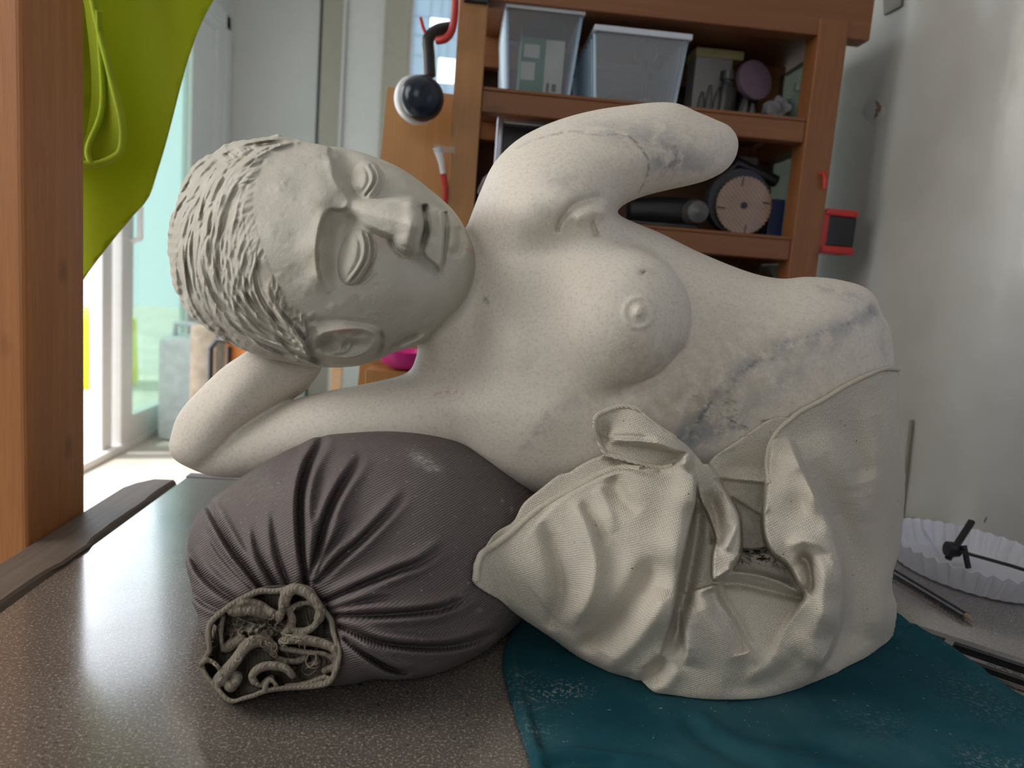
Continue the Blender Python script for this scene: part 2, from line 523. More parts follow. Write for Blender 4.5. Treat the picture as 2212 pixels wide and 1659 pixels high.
P_BAG = [(1160, 1060), (1112, 1020), (1060, 984), (1000, 954), (930, 936), (850, 929), (780, 932), (712, 938), (690, 944), (660, 954), (600, 984), (540, 1018), (482, 1058),
         (446, 1090), (420, 1125), (407, 1160), (405, 1205), (412, 1262), (424, 1320), (444, 1380), (500, 1440), (590, 1478), (700, 1486), (760, 1479), (800, 1469), (850, 1466),
         (905, 1464), (960, 1451), (1020, 1424), (1075, 1386), (1130, 1335), (1185, 1260), (1205, 1170), (1195, 1110)]
BAG_W0 = Rbf([(900, 1464, 206), (760, 1479, 235), (640, 1486, 190), (500, 1440, 130), (444, 1380, 100), (1075, 1386, 50), (1185, 1260, -80), (405, 1205, 0), (420, 1125, -20), (690, 944, -50),
              (930, 936, -70), (1160, 1060, -110), (790, 1200, 10), (700, 1330, 90)], 0.3)
SANDBAG = Pillow(P_BAG, BAG_W0, 0.86)

# ------------------------------------------------------------------ the room
FLOOR = -0.53
XL, YB, YR, ZC = -1.26, 4.2, -1.5, 1.78
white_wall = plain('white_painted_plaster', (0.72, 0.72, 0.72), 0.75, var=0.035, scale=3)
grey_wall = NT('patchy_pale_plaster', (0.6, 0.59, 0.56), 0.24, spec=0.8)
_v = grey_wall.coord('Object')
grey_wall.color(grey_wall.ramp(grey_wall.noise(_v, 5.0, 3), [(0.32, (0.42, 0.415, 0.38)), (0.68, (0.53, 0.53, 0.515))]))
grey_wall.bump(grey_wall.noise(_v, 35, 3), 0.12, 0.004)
white_frame = plain('white_coated_frame', (0.78, 0.78, 0.78), 0.35, var=0.03)
beige_frame = plain('beige_trim_paint', (0.46, 0.43, 0.37), 0.5, var=0.04)
concrete = NT('pale_concrete', (0.5, 0.47, 0.42), 0.7)
_v = concrete.coord('Object'); concrete.color(concrete.ramp(concrete.noise(_v, 6, 6), [(0.3, (0.50, 0.46, 0.40)), (0.7, (0.62, 0.585, 0.53))]))
def glass_mat(name, tint, alpha):
    m = bpy.data.materials.new(name); m.use_nodes = True
    t = m.node_tree; t.nodes.clear()
    out = t.nodes.new('ShaderNodeOutputMaterial'); mx = t.nodes.new('ShaderNodeMixShader'); fr = t.nodes.new('ShaderNodeMath'); lw = t.nodes.new('ShaderNodeLayerWeight'); pw = t.nodes.new('ShaderNodeMath')
    tr = t.nodes.new('ShaderNodeBsdfTransparent'); gl = t.nodes.new('ShaderNodeBsdfGlossy'); df = t.nodes.new('ShaderNodeBsdfDiffuse'); m2 = t.nodes.new('ShaderNodeMixShader')
    tr.inputs[0].default_value = (*tint, 1); df.inputs[0].default_value = (*tint, 1); gl.inputs['Roughness'].default_value = 0.02
    lw.inputs[0].default_value = 0.5; pw.operation = 'POWER'; pw.inputs[1].default_value = 4.0; fr.operation = 'MULTIPLY_ADD'; fr.inputs[1].default_value = 0.55; fr.inputs[2].default_value = 0.035
    t.links.new(lw.outputs['Facing'], pw.inputs[0]); t.links.new(pw.outputs[0], fr.inputs[0])
    m2.inputs[0].default_value = alpha
    t.links.new(tr.outputs[0], m2.inputs[1]); t.links.new(df.outputs[0], m2.inputs[2])
    t.links.new(fr.outputs[0], mx.inputs[0]); t.links.new(m2.outputs[0], mx.inputs[1]); t.links.new(gl.outputs[0], mx.inputs[2]); t.links.new(mx.outputs[0], out.inputs[0])
    return m
def struct(o): o['kind'] = 'structure'; return o
struct(MB().box((-1.5, YR, FLOOR - 0.05), (2.2, YB + 0.2, FLOOR)).build('floor', concrete.m))
struct(MB().box((-1.4, YR, ZC), (2.2, YB + 0.1, ZC + 0.05)).build('ceiling', white_wall))
struct(MB().box((XL - 0.1, YB, FLOOR), (-0.818, YB + 0.08, ZC)).build('wall_back', white_wall))
DOOR0, DOOR1, DOORZ = 1.75, 4.02, 1.385
w = MB()
w.box((XL - 0.1, YR, FLOOR), (XL, 0.0, ZC)).box((XL - 0.1, 0.75, FLOOR), (XL, DOOR0, ZC)).box((XL - 0.1, DOOR1, FLOOR), (XL, YB, ZC))
w.box((XL - 0.1, DOOR0, DOORZ), (XL, DOOR1, ZC)).box((XL - 0.1, 0.0, FLOOR), (XL, 0.75, 0.25)).box((XL - 0.1, 0.0, 1.15), (XL, 0.75, ZC))
struct(w.build('wall_left', white_wall))
w = MB()
w.box((XL, YR - 0.08, FLOOR), (-0.9, YR, ZC)).box((-0.1, YR - 0.08, FLOOR), (2.2, YR, ZC)).box((-0.9, YR - 0.08, FLOOR), (-0.1, YR, 0.5)).box((-0.9, YR - 0.08, 1.35), (-0.1, YR, ZC))
struct(w.build('wall_rear', white_wall))
# right wall: turns gently just behind the table
def wall_line():
    P = [(0.545, YB), (0.545, 2.0), (0.545, 1.3), (0.545, 1.05), (0.546, 0.93), (0.552, 0.83), (0.575, 0.765), (0.616, 0.70), (0.72, 0.54), (0.90, 0.27), (1.02, 0.08), (1.08, -0.05), (1.1, -0.3), (1.1, YR)]
    return spline(P, 6)
WL = wall_line()
vs = []; fs = []
for i, (x, y) in enumerate(WL):
    vs += [(x, y, FLOOR), (x, y, ZC), (x + 0.1, y + 0.02, ZC), (x + 0.1, y + 0.02, FLOOR)]
for i in range(len(WL) - 1):
    for a in range(4): fs.append((i * 4 + a, i * 4 + (a + 1) % 4, i * 4 + 4 + (a + 1) % 4, i * 4 + 4 + a))
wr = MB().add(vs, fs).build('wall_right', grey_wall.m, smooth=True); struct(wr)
# back of the room: door leaf, trims and a pale blue window beside it
struct(MB().box((-0.818, YB - 0.004, FLOOR), (-0.80, YB + 0.05, ZC)).build('shadow_gap_strip', plain('shadow_gap_black', (0.03, 0.03, 0.035), 0.7)))  # dark strip painted in for the shadow gap beside the trim
struct(MB().box((-0.80, YB - 0.03, FLOOR), (-0.69, YB + 0.05, ZC), 0.006).build('trim_1', beige_frame))
struct(MB().box((-0.69, YB - 0.05, FLOOR), (-0.678, YB + 0.05, ZC), 0.004).build('trim_2', white_frame))
d = struct(MB().box((-0.676, YB, FLOOR), (-0.478, YB + 0.045, ZC), 0.004).build('door_2', white_frame))
struct(MB().box((-0.478, YB - 0.03, FLOOR), (-0.345, YB + 0.05, ZC), 0.006).build('trim_3', beige_frame))
frost = bpy.data.materials.new('pale_blue_frosted_pane'); frost.use_nodes = True
t = frost.node_tree; b = t.nodes['Principled BSDF']; b.inputs['Base Color'].default_value = (0.60, 0.68, 0.74, 1); b.inputs['Roughness'].default_value = 0.35
trl = t.nodes.new('ShaderNodeBsdfTranslucent'); trl.inputs[0].default_value = (0.58, 0.68, 0.75, 1); mxs = t.nodes.new('ShaderNodeMixShader'); mxs.inputs[0].default_value = 0.6
t.links.new(b.outputs[0], mxs.inputs[1]); t.links.new(trl.outputs[0], mxs.inputs[2]); t.links.new(mxs.outputs[0], t.nodes['Material Output'].inputs[0])
# frosted pane with two holes added to stand in for bright window reflections
def pane_with_holes():
    a = on_y(930, 35, YB); b1 = on_y(968, 80, YB); c = on_y(948, 122, YB); d1 = on_y(990, 180, YB)
    xs = [-0.33, a[0], c[0], b1[0], d1[0], 0.54]; zs = [0.3, d1[2], c[2], b1[2], a[2], ZC]
    m = MB()
    for i in range(5):
        for j in range(5):
            x0, x1, z0, z1 = xs[i], xs[i + 1], zs[j], zs[j + 1]
            if (a[0] - 1e-6 <= x0 and x1 <= b1[0] + 1e-6 and b1[2] - 1e-6 <= z0 and z1 <= a[2] + 1e-6) or (c[0] - 1e-6 <= x0 and x1 <= d1[0] + 1e-6 and d1[2] - 1e-6 <= z0 and z1 <= c[2] + 1e-6): continue
            m.box((x0, YB + 0.02, z0), (x1, YB + 0.024, z1))
    return m
wn = struct(MB().box((-0.345, YB - 0.01, FLOOR), (-0.328, YB + 0.05, ZC), 0.003).box((-0.33, YB, FLOOR), (0.55, YB + 0.05, 0.3), 0.003).build('window_1', white_frame))
pane_with_holes().build('pane', frost, wn)
# the sliding glass door in the left wall
green_glass = glass_mat('green_tinted_glass', (0.60, 0.72, 0.67), 0.10)
d1 = struct(empty('door_1', (XL, DOOR0, FLOOR)))
def in_parent(o, p): 
    o.parent = p; o.matrix_parent_inverse = Matrix.Translation(-Vector(p.location)); return o
f = MB()
f.box((XL - 0.08, DOOR0, FLOOR), (XL + 0.012, DOOR1, FLOOR + 0.03), 0.004)                      # sill track
f.box((XL - 0.08, DOOR0, DOORZ - 0.05), (XL + 0.012, DOOR1, DOORZ), 0.004).box((XL - 0.08, DOOR0, FLOOR), (XL + 0.012, DOOR0 + 0.05, DOORZ), 0.004)
f.box((XL - 0.08, 3.90, FLOOR), (XL + 0.015, DOOR1, DOORZ), 0.006)
f.box((XL - 0.0, DOOR1, FLOOR), (XL + 0.02, DOOR1 + 0.07, DOORZ + 0.07), 0.004)
f.box((XL - 0.0, DOOR0 - 0.07, DOORZ), (XL + 0.02, DOOR1 + 0.07, DOORZ + 0.07), 0.004)
in_parent(f.build('door_frame', white_frame), d1)
f = MB()
f.box((XL - 0.06, 2.79, FLOOR + 0.03), (XL - 0.015, 2.87, DOORZ - 0.05), 0.004).box((XL - 0.04, 2.90, FLOOR + 0.03), (XL + 0.005, 3.0, DOORZ - 0.05), 0.004)
f.box((XL - 0.04, 3.60, FLOOR + 0.03), (XL + 0.005, 3.90, DOORZ - 0.05), 0.006)
f.box((XL - 0.04, 3.0, FLOOR + 0.03), (XL + 0.005, 3.6, FLOOR + 0.13), 0.004).box((XL - 0.04, 3.0, DOORZ - 0.13), (XL + 0.005, 3.6, DOORZ - 0.05), 0.004)
in_parent(f.build('sliding_sash', white_frame), d1)
in_parent(MB().box((XL - 0.02, 3.0, FLOOR + 0.13), (XL - 0.014, 3.6, DOORZ - 0.13)).build('glass_pane', green_glass), d1)
hp = on_x(288, 440, XL + 0.02); hq = on_x(283, 520, XL + 0.02)
in_parent(MB().tube([(XL + 0.006, 2.97, hp[2]), (XL + 0.04, 2.97, hp[2] - 0.01), (XL + 0.04, 2.97, hq[2] + 0.01), (XL + 0.006, 2.97, hq[2])], 0.012, 8).build('door_handle', white_frame, smooth=True), d1)
# window beside the table, out of the picture to the left, and the one behind the camera
def plain_window(name, lo, hi, ax):
    m = MB(); t = 0.05
    def b(u0, u1, z0, z1):
        if ax == 'x': m.box((XL - 0.06, u0, z0), (XL - 0.01, u1, z1), 0.003)
        else: m.box((u0, YR - 0.06, z0), (u1, YR - 0.01, z1), 0.003)
    b(lo[0], hi[0], lo[1], lo[1] + t); b(lo[0], hi[0], hi[1] - t, hi[1]); b(lo[0], lo[0] + t, lo[1], hi[1]); b(hi[0] - t, hi[0], lo[1], hi[1])
    mid = (lo[0] + hi[0]) / 2; b(mid - t / 2, mid + t / 2, lo[1], hi[1])
    return struct(m.build(name, white_frame))
plain_window('window_2', (0.0, 0.25), (0.75, 1.15), 'x')
plain_window('window_3', (-0.9, 0.5), (-0.1, 1.35), 'y')
m = MB(); _wm = Matrix.Translation((0.905, 0.262, 0)) @ Matrix.Rotation(math.atan2(0.27, -0.18), 4, 'Z')
for y0, y1, z0, z1 in ((-0.16, -0.13, 0.2, 0.64), (0.13, 0.16, 0.2, 0.64), (-0.16, 0.16, 0.2, 0.23), (-0.16, 0.16, 0.61, 0.64)): m.box((y0, -0.008, z0), (y1, 0.008, z1), 0.0, _wm)
struct(m.build('fill_lamp_frame', white_frame))  # frame added round the blue fill lamp, out of view
# outside the glass door
ground = plain('sunlit_paving', (0.70, 0.66, 0.58), 0.9, var=0.15, scale=4)
struct(MB().box((-9, -3, FLOOR - 0.12), (XL - 0.1, 12, FLOOR - 0.02)).build('ground_outside', ground))
yellow = plain('yellow_plastic', (0.80, 0.74, 0.02), 0.4, var=0.05)
P0 = on_x(212, 660, -2.1); Y0 = P0[1]
m = MB().lathe([(0.0, FLOOR - 0.02), (0.20, FLOOR - 0.02), (0.225, FLOOR + 0.02), (0.21, -0.15), (0.20, P0[2] - 0.08), (0.16, P0[2] - 0.02), (0.05, P0[2]), (0.0, P0[2])], 28, Matrix.Translation((-2.1, Y0 - 0.02, 0)))
o = m.build('water_barrel', yellow, smooth=True); tag(o, 'yellow plastic barrel standing outside the open glass door', 'barrel')

# ------------------------------------------------------------------ the work table
terrazzo = NT('speckled_grey_laminate', (0.3, 0.28, 0.26), 0.30, spec=0.9)
_v = terrazzo.coord('Object')
_s = terrazzo.noise(_v, 620, 2, 0.8); _l = terrazzo.noise(_v, 330, 2, 0.7); _b = terrazzo.noise(_v, 7, 4)
_c = terrazzo.ramp(_b, [(0.3, (0.105, 0.088, 0.075)), (0.7, (0.14, 0.118, 0.10))])
_c = terrazzo.mix(terrazzo.ramp(_s, [(0.55, (0, 0, 0)), (0.63, (1, 1, 1))]), _c, (0.36, 0.32, 0.275))
_c = terrazzo.mix(terrazzo.ramp(_l, [(0.60, (0, 0, 0)), (0.68, (1, 1, 1))]), _c, (0.06, 0.05, 0.045))
terrazzo.color(_c)
terrazzo.b.inputs['Coat Weight'].default_value = 1.0; terrazzo.b.inputs['Coat IOR'].default_value = 1.6; terrazzo.b.inputs['Coat Roughness'].default_value = 0.13
_r = terrazzo.ramp(terrazzo.noise(_v, 14, 5, 0.6), [(0.3, (0.14, 0.14, 0.14)), (0.7, (0.26, 0.26, 0.26))]); terrazzo.link(_r, terrazzo.b.inputs['Roughness'])
terrazzo.bump(terrazzo.noise(_v, 500, 2), 0.06, 0.0006)
old_wood = wood_mat('weathered_edging_wood', (0.19, 0.145, 0.112), (0.075, 0.053, 0.038), 'Y', 10, 0.6, knots=False)
leg_wood = wood_mat('table_leg_wood', (0.36, 0.21, 0.10), (0.2, 0.1, 0.05), 'Z', 8)
tab = empty('work_table', (0.2, 0.4, FLOOR))
TX1 = 1.0
TOPP = [(-0.279, 0.08), (TX1, 0.08), (1.0, 0.10), (0.60, 0.715), (0.56, 0.775), (0.545, 0.80), (-0.279, 0.80)]
in_parent(MB().prism(TOPP, 0.028, Matrix.Translation((0, 0, -0.028))).build('table_top', terrazzo.m, bevel=0.0015), tab)
e = MB()
n = 40; rnd = random.Random(3)
vs = []; fs = []
for i in range(n + 1):                                                  # edging strip with a worn inner lip
    y = 0.08 + (0.775 - 0.08) * i / n
    j = 0.0004 * math.sin(i * 1.3) + (0.004 if abs(y - 0.565) < 0.03 else 0) + rnd.uniform(-0.0006, 0.0006)
    xo = -0.3205 + (0.016 * (y - 0.75) / 0.025 if y > 0.75 else 0)
    vs += [(xo, y, -0.03), (xo, y, 0.0015), (xo + 0.003, y, 0.0035), (-0.2835 + j, y, 0.0038), (-0.2815 + j, y, 0.0020), (-0.2795 + j * .3, y, -0.0012), (-0.2795, y, -0.03)]
for i in range(n):
    for a in range(7): fs.append((i * 7 + a, i * 7 + (a + 1) % 7, i * 7 + 7 + (a + 1) % 7, i * 7 + 7 + a))
fs += [tuple(range(7)), tuple(n * 7 + a for a in range(6, -1, -1))]
e.add(vs, fs)
in_parent(e.build('edging_strip', old_wood, smooth=False), tab)
in_parent(MB().box((-0.279, 0.80, -0.028), (0.53, 0.815, 0.001), 0.001).build('back_edging', plain('grey_metal_edging', (0.16, 0.15, 0.16), 0.5)), tab)
for x, y in ((-0.2, 0.2), (-0.2, 0.72), (0.45, 0.72), (0.8, 0.2)):
    in_parent(MB().box((x - 0.03, y - 0.03, FLOOR), (x + 0.03, y + 0.03, -0.028), 0.003).build('leg', leg_wood), tab)
tag(tab, 'grey speckled work table with dark wood edging under the carving', 'table')

# ------------------------------------------------------------------ the big post
post_wood = wood_mat('orange_fir_post', (0.54, 0.235, 0.075), (0.33, 0.112, 0.040), 'Z', 5.0, 0.5)
o = MB().box((-0.411, 0.581, FLOOR), (-0.3215, 0.672, 1.0)).build('timber_post', post_wood, bevel=0.004, segs=3)
tag(o, 'square orange timber post rising beside the left edge of the table', 'post')

# ------------------------------------------------------------------ hi-vis cloth hanging behind the post
hv = NT('fluorescent_yellow_cloth', (0.52, 0.62, 0.006), 0.75)
_t = hv.t; _tr = hv.n('BsdfTranslucent'); _tr.inputs[0].default_value = (0.40, 0.42, 0.004, 1); _ms = hv.n('MixShader'); _ms.inputs[0].default_value = 0.5
hv.link(hv.b.outputs[0], _ms.inputs[1]); hv.link(_tr.outputs[0], _ms.inputs[2]); hv.link(_ms.outputs[0], _t.nodes['Material Output'].inputs[0])
hv.bump(hv.noise(hv.coord(), 900, 2), 0.2, 0.0006)
hem_m = plain('cloth_hem', (0.36, 0.46, 0.01), 0.8)
def hang_sheet(name, poly, yf, parent, step=0.008, thick=0.0012):
    """cloth panel: a closed outline (frame pixels) laid on a wavy hanging surface Y = yf(x, z)"""
    P = spline(poly, 6, True)
    W3 = np.array([on_y(px, py, 0.78) for px, py in P])
    q = W3[:, [0, 2]]
    lo, hi = q.min(0), q.max(0)
    gx = np.arange(lo[0], hi[0] + step, step); gz = np.arange(lo[1], hi[1] + step, step)
    X, Z = np.meshgrid(gx, gz, indexing='ij')
    D = poly_sd(q, X, Z)
    bm = bmesh.new(); idx = {}
    def vert(i, j):
        if (i, j) not in idx:
            x, z, d = X[i, j], Z[i, j], D[i, j]
            if d < 0:                                               # pull the rim onto the outline
                k = np.argmin((q[:, 0] - x) ** 2 + (q[:, 1] - z) ** 2); x, z = q[k]
            idx[i, j] = bm.verts.new((x, yf(x, z), z))
        return idx[i, j]
    for i in range(len(gx) - 1):
        for j in range(len(gz) - 1):
            if max(D[i, j], D[i + 1, j], D[i, j + 1], D[i + 1, j + 1]) > 0:
                try: bm.faces.new((vert(i, j), vert(i + 1, j), vert(i + 1, j + 1), vert(i, j + 1)))
                except ValueError: pass
    me = bpy.data.meshes.new(name); bm.to_mesh(me); bm.free()
    me.polygons.foreach_set('use_smooth', [True] * len(me.polygons))
    o = bpy.data.objects.new(name, me); scene.collection.objects.link(o); me.materials.append(hv.m)
    s = o.modifiers.new('thickness', 'SOLIDIFY'); s.thickness = thick; s.offset = 0
    if parent: in_parent(o, parent)
    return o
vest = empty('safety_vest', (-0.36, 0.70, 0.62))
backY = lambda x, z: 0.775 + 0.010 * math.sin(x * 45 + z * 9) + 0.02 * max(0, (z - 0.3))
frontY = lambda x, z: 0.735 + 0.012 * math.sin(x * 60 + z * 22 + 1.0) + 0.012 * math.sin(x * 28)
hang_sheet('back_panel', [(90, -190), (330, -190), (560, -170), (470, 0), (420, 120), (370, 262), (338, 360), (318, 425), (290, 466), (240, 542), (205, 590), (172, 632), (120, 690), (80, 560), (70, 200)], backY, vest)
hang_sheet('front_panel', [(80, -190), (170, -190), (225, -150), (236, -20), (254, 80), (285, 200), (305, 280), (304, 328), (290, 352), (248, 372), (210, 362), (165, 346), (90, 330), (70, 100)], frontY, vest)
foldY = lambda x, z: 0.708 + 0.35 * (x + 0.36) * (1 if x > -0.40 else 0.2) + 0.006 * math.sin(z * 40)
hang_sheet('folded_flap', [(120, -190), (215, -190), (240, -20), (262, 80), (266, 190), (247, 345), (232, 320), (205, 215), (176, 100), (150, 0), (120, -80)], foldY, vest)
def hem_tube(pts, yf, off, r=0.0032):
    Q = [on_y(px, py, 0.78) for px, py in spline(pts, 5)]
    return [(p[0], yf(p[0], p[2]) + off, p[2]) for p in Q]
in_parent(MB().tube(hem_tube([(236, -20), (254, 80), (285, 200), (305, 280), (304, 328), (290, 352), (248, 372), (210, 362), (165, 346)], frontY, -0.002), 0.0036, 8).build('hem', hem_m, smooth=True), vest)
in_parent(MB().tube(hem_tube([(262, 60), (256, 130), (258, 250), (240, 335), (248, 370)], frontY, -0.003), 0.0028, 8).build('hem', hem_m, smooth=True), vest)
in_parent(MB().tube([(-0.36, 0.672, 0.62), (-0.36, 0.80, 0.63)], 0.004, 8).build('peg', leg_wood), vest)
tag(vest, 'fluorescent yellow-green safety cloth hanging behind the timber post', 'vest')

# ------------------------------------------------------------------ the marble statue
def axis(*segs):
    out = []
    for a, b, st in segs: out.append(np.arange(a, b, st))
    return np.concatenate(out + [[segs[-1][1]]])
def sstep(a, b, x):
    t = np.clip((x - a) / (b - a), 0, 1); return t * t * (3 - 2 * t)

marble = NT('carved_marble', (0.66, 0.63, 0.58), 0.62, spec=0.3)
def _marble():
    m = marble; v = m.coord('Object')
    big = m.noise(v, 9, 4); grain = m.noise(v, 420, 3, 0.7); mid = m.noise(v, 60, 5)
    c = m.ramp(big, [(0.3, (0.70, 0.635, 0.545)), (0.7, (0.75, 0.69, 0.61))])
    c = m.mix(m.math('MULTIPLY', m.ramp(grain, [(0.48, (0, 0, 0)), (0.70, (1, 1, 1))]), 0.42), c, (0.46, 0.42, 0.35))
    rc = m.n('Attribute', attribute_name='rough_cut').outputs['Fac']
    c = m.mix(m.math('MULTIPLY', rc, 0.9), c, m.ramp(mid, [(0.3, (0.455, 0.435, 0.375)), (0.7, (0.555, 0.53, 0.465))]))
    grey = m.n('Attribute', attribute_name='vein').outputs['Fac']
    brk = m.ramp(m.noise(v, 75, 6, 0.7), [(0.42, (0.10, 0.10, 0.10)), (0.56, (1, 1, 1))])
    c = m.mix(m.math('MULTIPLY', grey, brk, True), c, (0.31, 0.32, 0.335))
    line = m.n('Attribute', attribute_name='line').outputs['Fac']
    brk2 = m.ramp(m.noise(v, 210, 5, 0.7), [(0.42, (0, 0, 0)), (0.58, (1, 1, 1))])
    c = m.mix(m.math('MULTIPLY', line, brk2, True), c, (0.13, 0.135, 0.145))
    dirt = m.n('Attribute', attribute_name='dirt').outputs['Fac']
    c = m.mix(m.math('MULTIPLY', dirt, m.ramp(m.noise(v, 130, 5), [(0.3, (0, 0, 0)), (0.65, (1, 1, 1))]), True), c, (0.42, 0.36, 0.27))
    red = m.n('Attribute', attribute_name='red').outputs['Fac']
    c = m.mix(m.math('MULTIPLY', red, brk2, True), c, (0.62, 0.14, 0.14))
    m.color(c)
    m.bump(m.math('ADD', m.math('MULTIPLY', mid, 0.5), m.math('MULTIPLY', grain, 0.5)), 0.6, 0.0014)
_marble()

P_BODY = [(1006, 500), (1013, 478), (1040, 408), (1067, 353), (1110, 308), (1160, 278), (1222, 254), (1290, 237), (1360, 227), (1420, 221),
          (1465, 224), (1505, 241), (1545, 258), (1577, 274), (1594, 302), (1590, 337), (1568, 367), (1530, 388), (1490, 400), (1440, 411),
          (1390, 424), (1352, 440), (1335, 456), (1344, 468), (1372, 481), (1430, 505), (1500, 540), (1580, 574), (1640, 594), (1692, 602),
          (1742, 598), (1800, 602), (1860, 617), (1890, 640), (1906, 680), (1925, 720), (1931, 800), (1922, 900), (1890, 980), (1820, 1040),
          (1700, 1075), (1540, 1090), (1400, 1085), (1270, 1082), (1170, 1070), (1060, 1020), (980, 940), (915, 850), (896, 800), (908, 745), (950, 670), (985, 580)]
P_ARM = [(1040, 780), (930, 780), (895, 797), (860, 813), (800, 827), (730, 840), (660, 856), (590, 880), (500, 920), (420, 950),
         (375, 950), (366, 968), (374, 988), (396, 1004), (432, 1021), (475, 1031), (560, 1030), (700, 1015), (850, 1000), (1000, 1010), (1080, 940)]
P_FORE = [(700, 735), (694, 795), (676, 825), (655, 848), (600, 880), (520, 930), (470, 985), (430, 1008), (396, 1003), (373, 986),
          (365, 965), (368, 945), (378, 910), (392, 885), (414, 859), (475, 799), (525, 764), (590, 720), (660, 700)]
P_NECK = [(720, 520), (850, 470), (1000, 500), (1060, 640), (1050, 760), (960, 800), (912, 750), (880, 738), (800, 742), (740, 640)]
P_HEAD = [(592, 292), (556, 299), (520, 303), (490, 312), (462, 327), (430, 346), (405, 376), (389, 412), (376, 452), (365, 490), (362, 535),
          (367, 582), (380, 630), (405, 675), (442, 706), (490, 738), (540, 762), (600, 779), (660, 790), (720, 794), (775, 790), (815, 778),
          (850, 762), (905, 744), (955, 711), (1002, 668), (1021, 628), (1029, 590), (1027, 556), (1008, 500), (977, 452), (930, 410),
          (870, 366), (800, 335), (740, 319), (692, 314), (640, 300)]
def notch(poly, seed):
    P = spline(poly, 10, True); t = np.roll(P, -1, 0) - np.roll(P, 1, 0); t /= np.linalg.norm(t, axis=1)[:, None]
    s = np.cumsum(np.linalg.norm(np.roll(P, -1, 0) - P, axis=1)); rnd = np.random.RandomState(seed)
    a = sum(rnd.uniform(.4, 1) * np.sin(s * f + rnd.uniform(0, 6)) for f in (0.05, 0.09, 0.16, 0.29))
    amp = 0.9 * sstep(705, 640, P[:, 0]) * (1 - 0.5 * sstep(620, 760, P[:, 1]))
    return P + np.c_[-t[:, 1], t[:, 0]] * (a * amp)[:, None]
P_HEAD = notch(P_HEAD, 4)
def build_relief_head():
    R = Relief(350, 280, 1045, 810)
    # forehead standing proud of the eye sockets
    sheet(R, [(700, 312), (712, 334), (720, 354), (725, 386), (743, 414), (754, 434), (742, 454), (711, 453), (697, 476), (689, 505), (685, 552), (691, 598), (714, 634), (700, 670), (620, 690), (540, 600), (500, 480), (520, 360), (600, 300)],
          [(716, 345, 12), (728, 395, 13), (745, 435, 12), (700, 470, 16), (687, 530, 18), (690, 595, 15), (712, 622, 3), (700, 650, -2), (690, 650, 0), (640, 400, 3), (630, 520, 3), (560, 400, 0), (560, 600, 0), (620, 680, 0), (520, 480, 0), (640, 600, 0), (600, 310, 0)], 5.5)
    R.ridge([(716, 336), (714, 360), (728, 392), (742, 412)], 6, 11, (0.2, 0.2))
    R.ridge([(704, 450), (692, 490), (688, 545), (696, 596), (718, 630)], 9, 13, (0.15, 0.3))
    # eye sockets
    R.bump((752, 368), (24, 46), -24, -0.25)
    R.bump((732, 515), (26, 68), -30, 0.05)
    R.bump((762, 478), (20, 18), -16)
    R.bump((770, 418), (20, 13), -12)
    R.bump((728, 590), (16, 30), -8, -0.2)
    # eyeballs under the lids
    R.bump((791, 388), (36, 42), 21, -0.12, dome=True)
    R.bump((766, 555), (35, 62), 24, 0.24, dome=True)
    for pts, dx in (([(797, 354), (808, 371), (809, 391), (798, 411), (787, 424)], 9), ([(784, 497), (793, 527), (789, 559), (772, 590), (754, 612)], 10)):
        q = [(x - dx * 0.5, y) for x, y in pts]
        R.ridge(q, 4.5, 4.0, (0.1, 0.1))
        R.ridge(pts, -8, 3.2, (0.12, 0.12))
        R.ridge([(x + dx * 0.75, y + 1) for x, y in pts], 4.5, 4.0, (0.1, 0.1))
        R.ridge([(x + dx * 1.7, y + 2) for x, y in pts], -5.5, 4.2, (0.2, 0.2))
        R.ridge([(x - dx * 1.6, y + 2) for x, y in pts], -4.0, 3.0, (0.3, 0.3))
    R.ridge([(806, 583), (788, 603), (768, 618)], -4, 3.2, (0.2, 0.3)).ridge([(816, 588), (800, 606), (780, 622)], -2.5, 3, (0.2, 0.3))
    R.ridge([(776, 392), (770, 400), (775, 418)], -3, 3)
    # nose
    sheet(R, [(744, 446), (765, 434), (795, 431), (830, 430), (868, 427), (892, 431), (905, 447), (911, 480), (908, 512), (898, 543), (878, 549), (858, 536), (846, 515), (818, 503), (788, 488), (764, 470)],
          lambda X, Y: (3 + 62 * sstep(738, 925, X)) * (1 - 0.30 * np.clip((Y - (446 + (X - 755) * 0.25)) / 48, -1.2, 1.2) ** 2), 9)
    R.ridge([(742, 446), (780, 452), (830, 462), (886, 478)], [4, 10, 13, 12], [16, 22, 28, 34])
    R.bump((888, 482), (17, 30), 12)
    R.bump((878, 526), (18, 19), 14, 0.2).bump((886, 440), (14, 12), 8)
    R.ridge([(842, 508), (852, 532), (872, 550), (894, 550)], -13, 6, (0.2, 0.2))
    R.bump((905, 490), (8, 40), 6)
    R.ridge([(912, 440), (917, 470), (915, 505), (903, 540)], -20, 11, (0.1, 0.15))
    R.bump((909, 510), (9, 13), -13).bump((911, 455), (8, 9), -9)
    # mouth: upper lip with a crisp edge over the lower lip
    R.bump((930, 505), (15, 13), -7)
    R.raise_poly([(920, 462), (952, 452), (957, 482), (956, 520), (951, 578), (938, 570), (915, 545), (926, 505)], 12, 4.5)
    R.ridge([(954, 454), (957, 483), (955, 521), (950, 580)], 5, 4, (0.05, 0.08))
    R.ridge([(961, 456), (965, 486), (963, 522), (955, 584)], -10, 5, (0.06, 0.1))
    R.ridge([(975, 480), (978, 508), (972, 545)], 7, 9, (0.2, 0.2))
    R.ridge([(990, 488), (993, 520), (986, 556)], -8, 9, (0.2, 0.2))
    R.bump((1008, 545), (18, 34), 9, 0.3)
    R.ridge([(892, 548), (915, 568), (944, 590), (958, 612)], -7, 9, (0.1, 0.25))
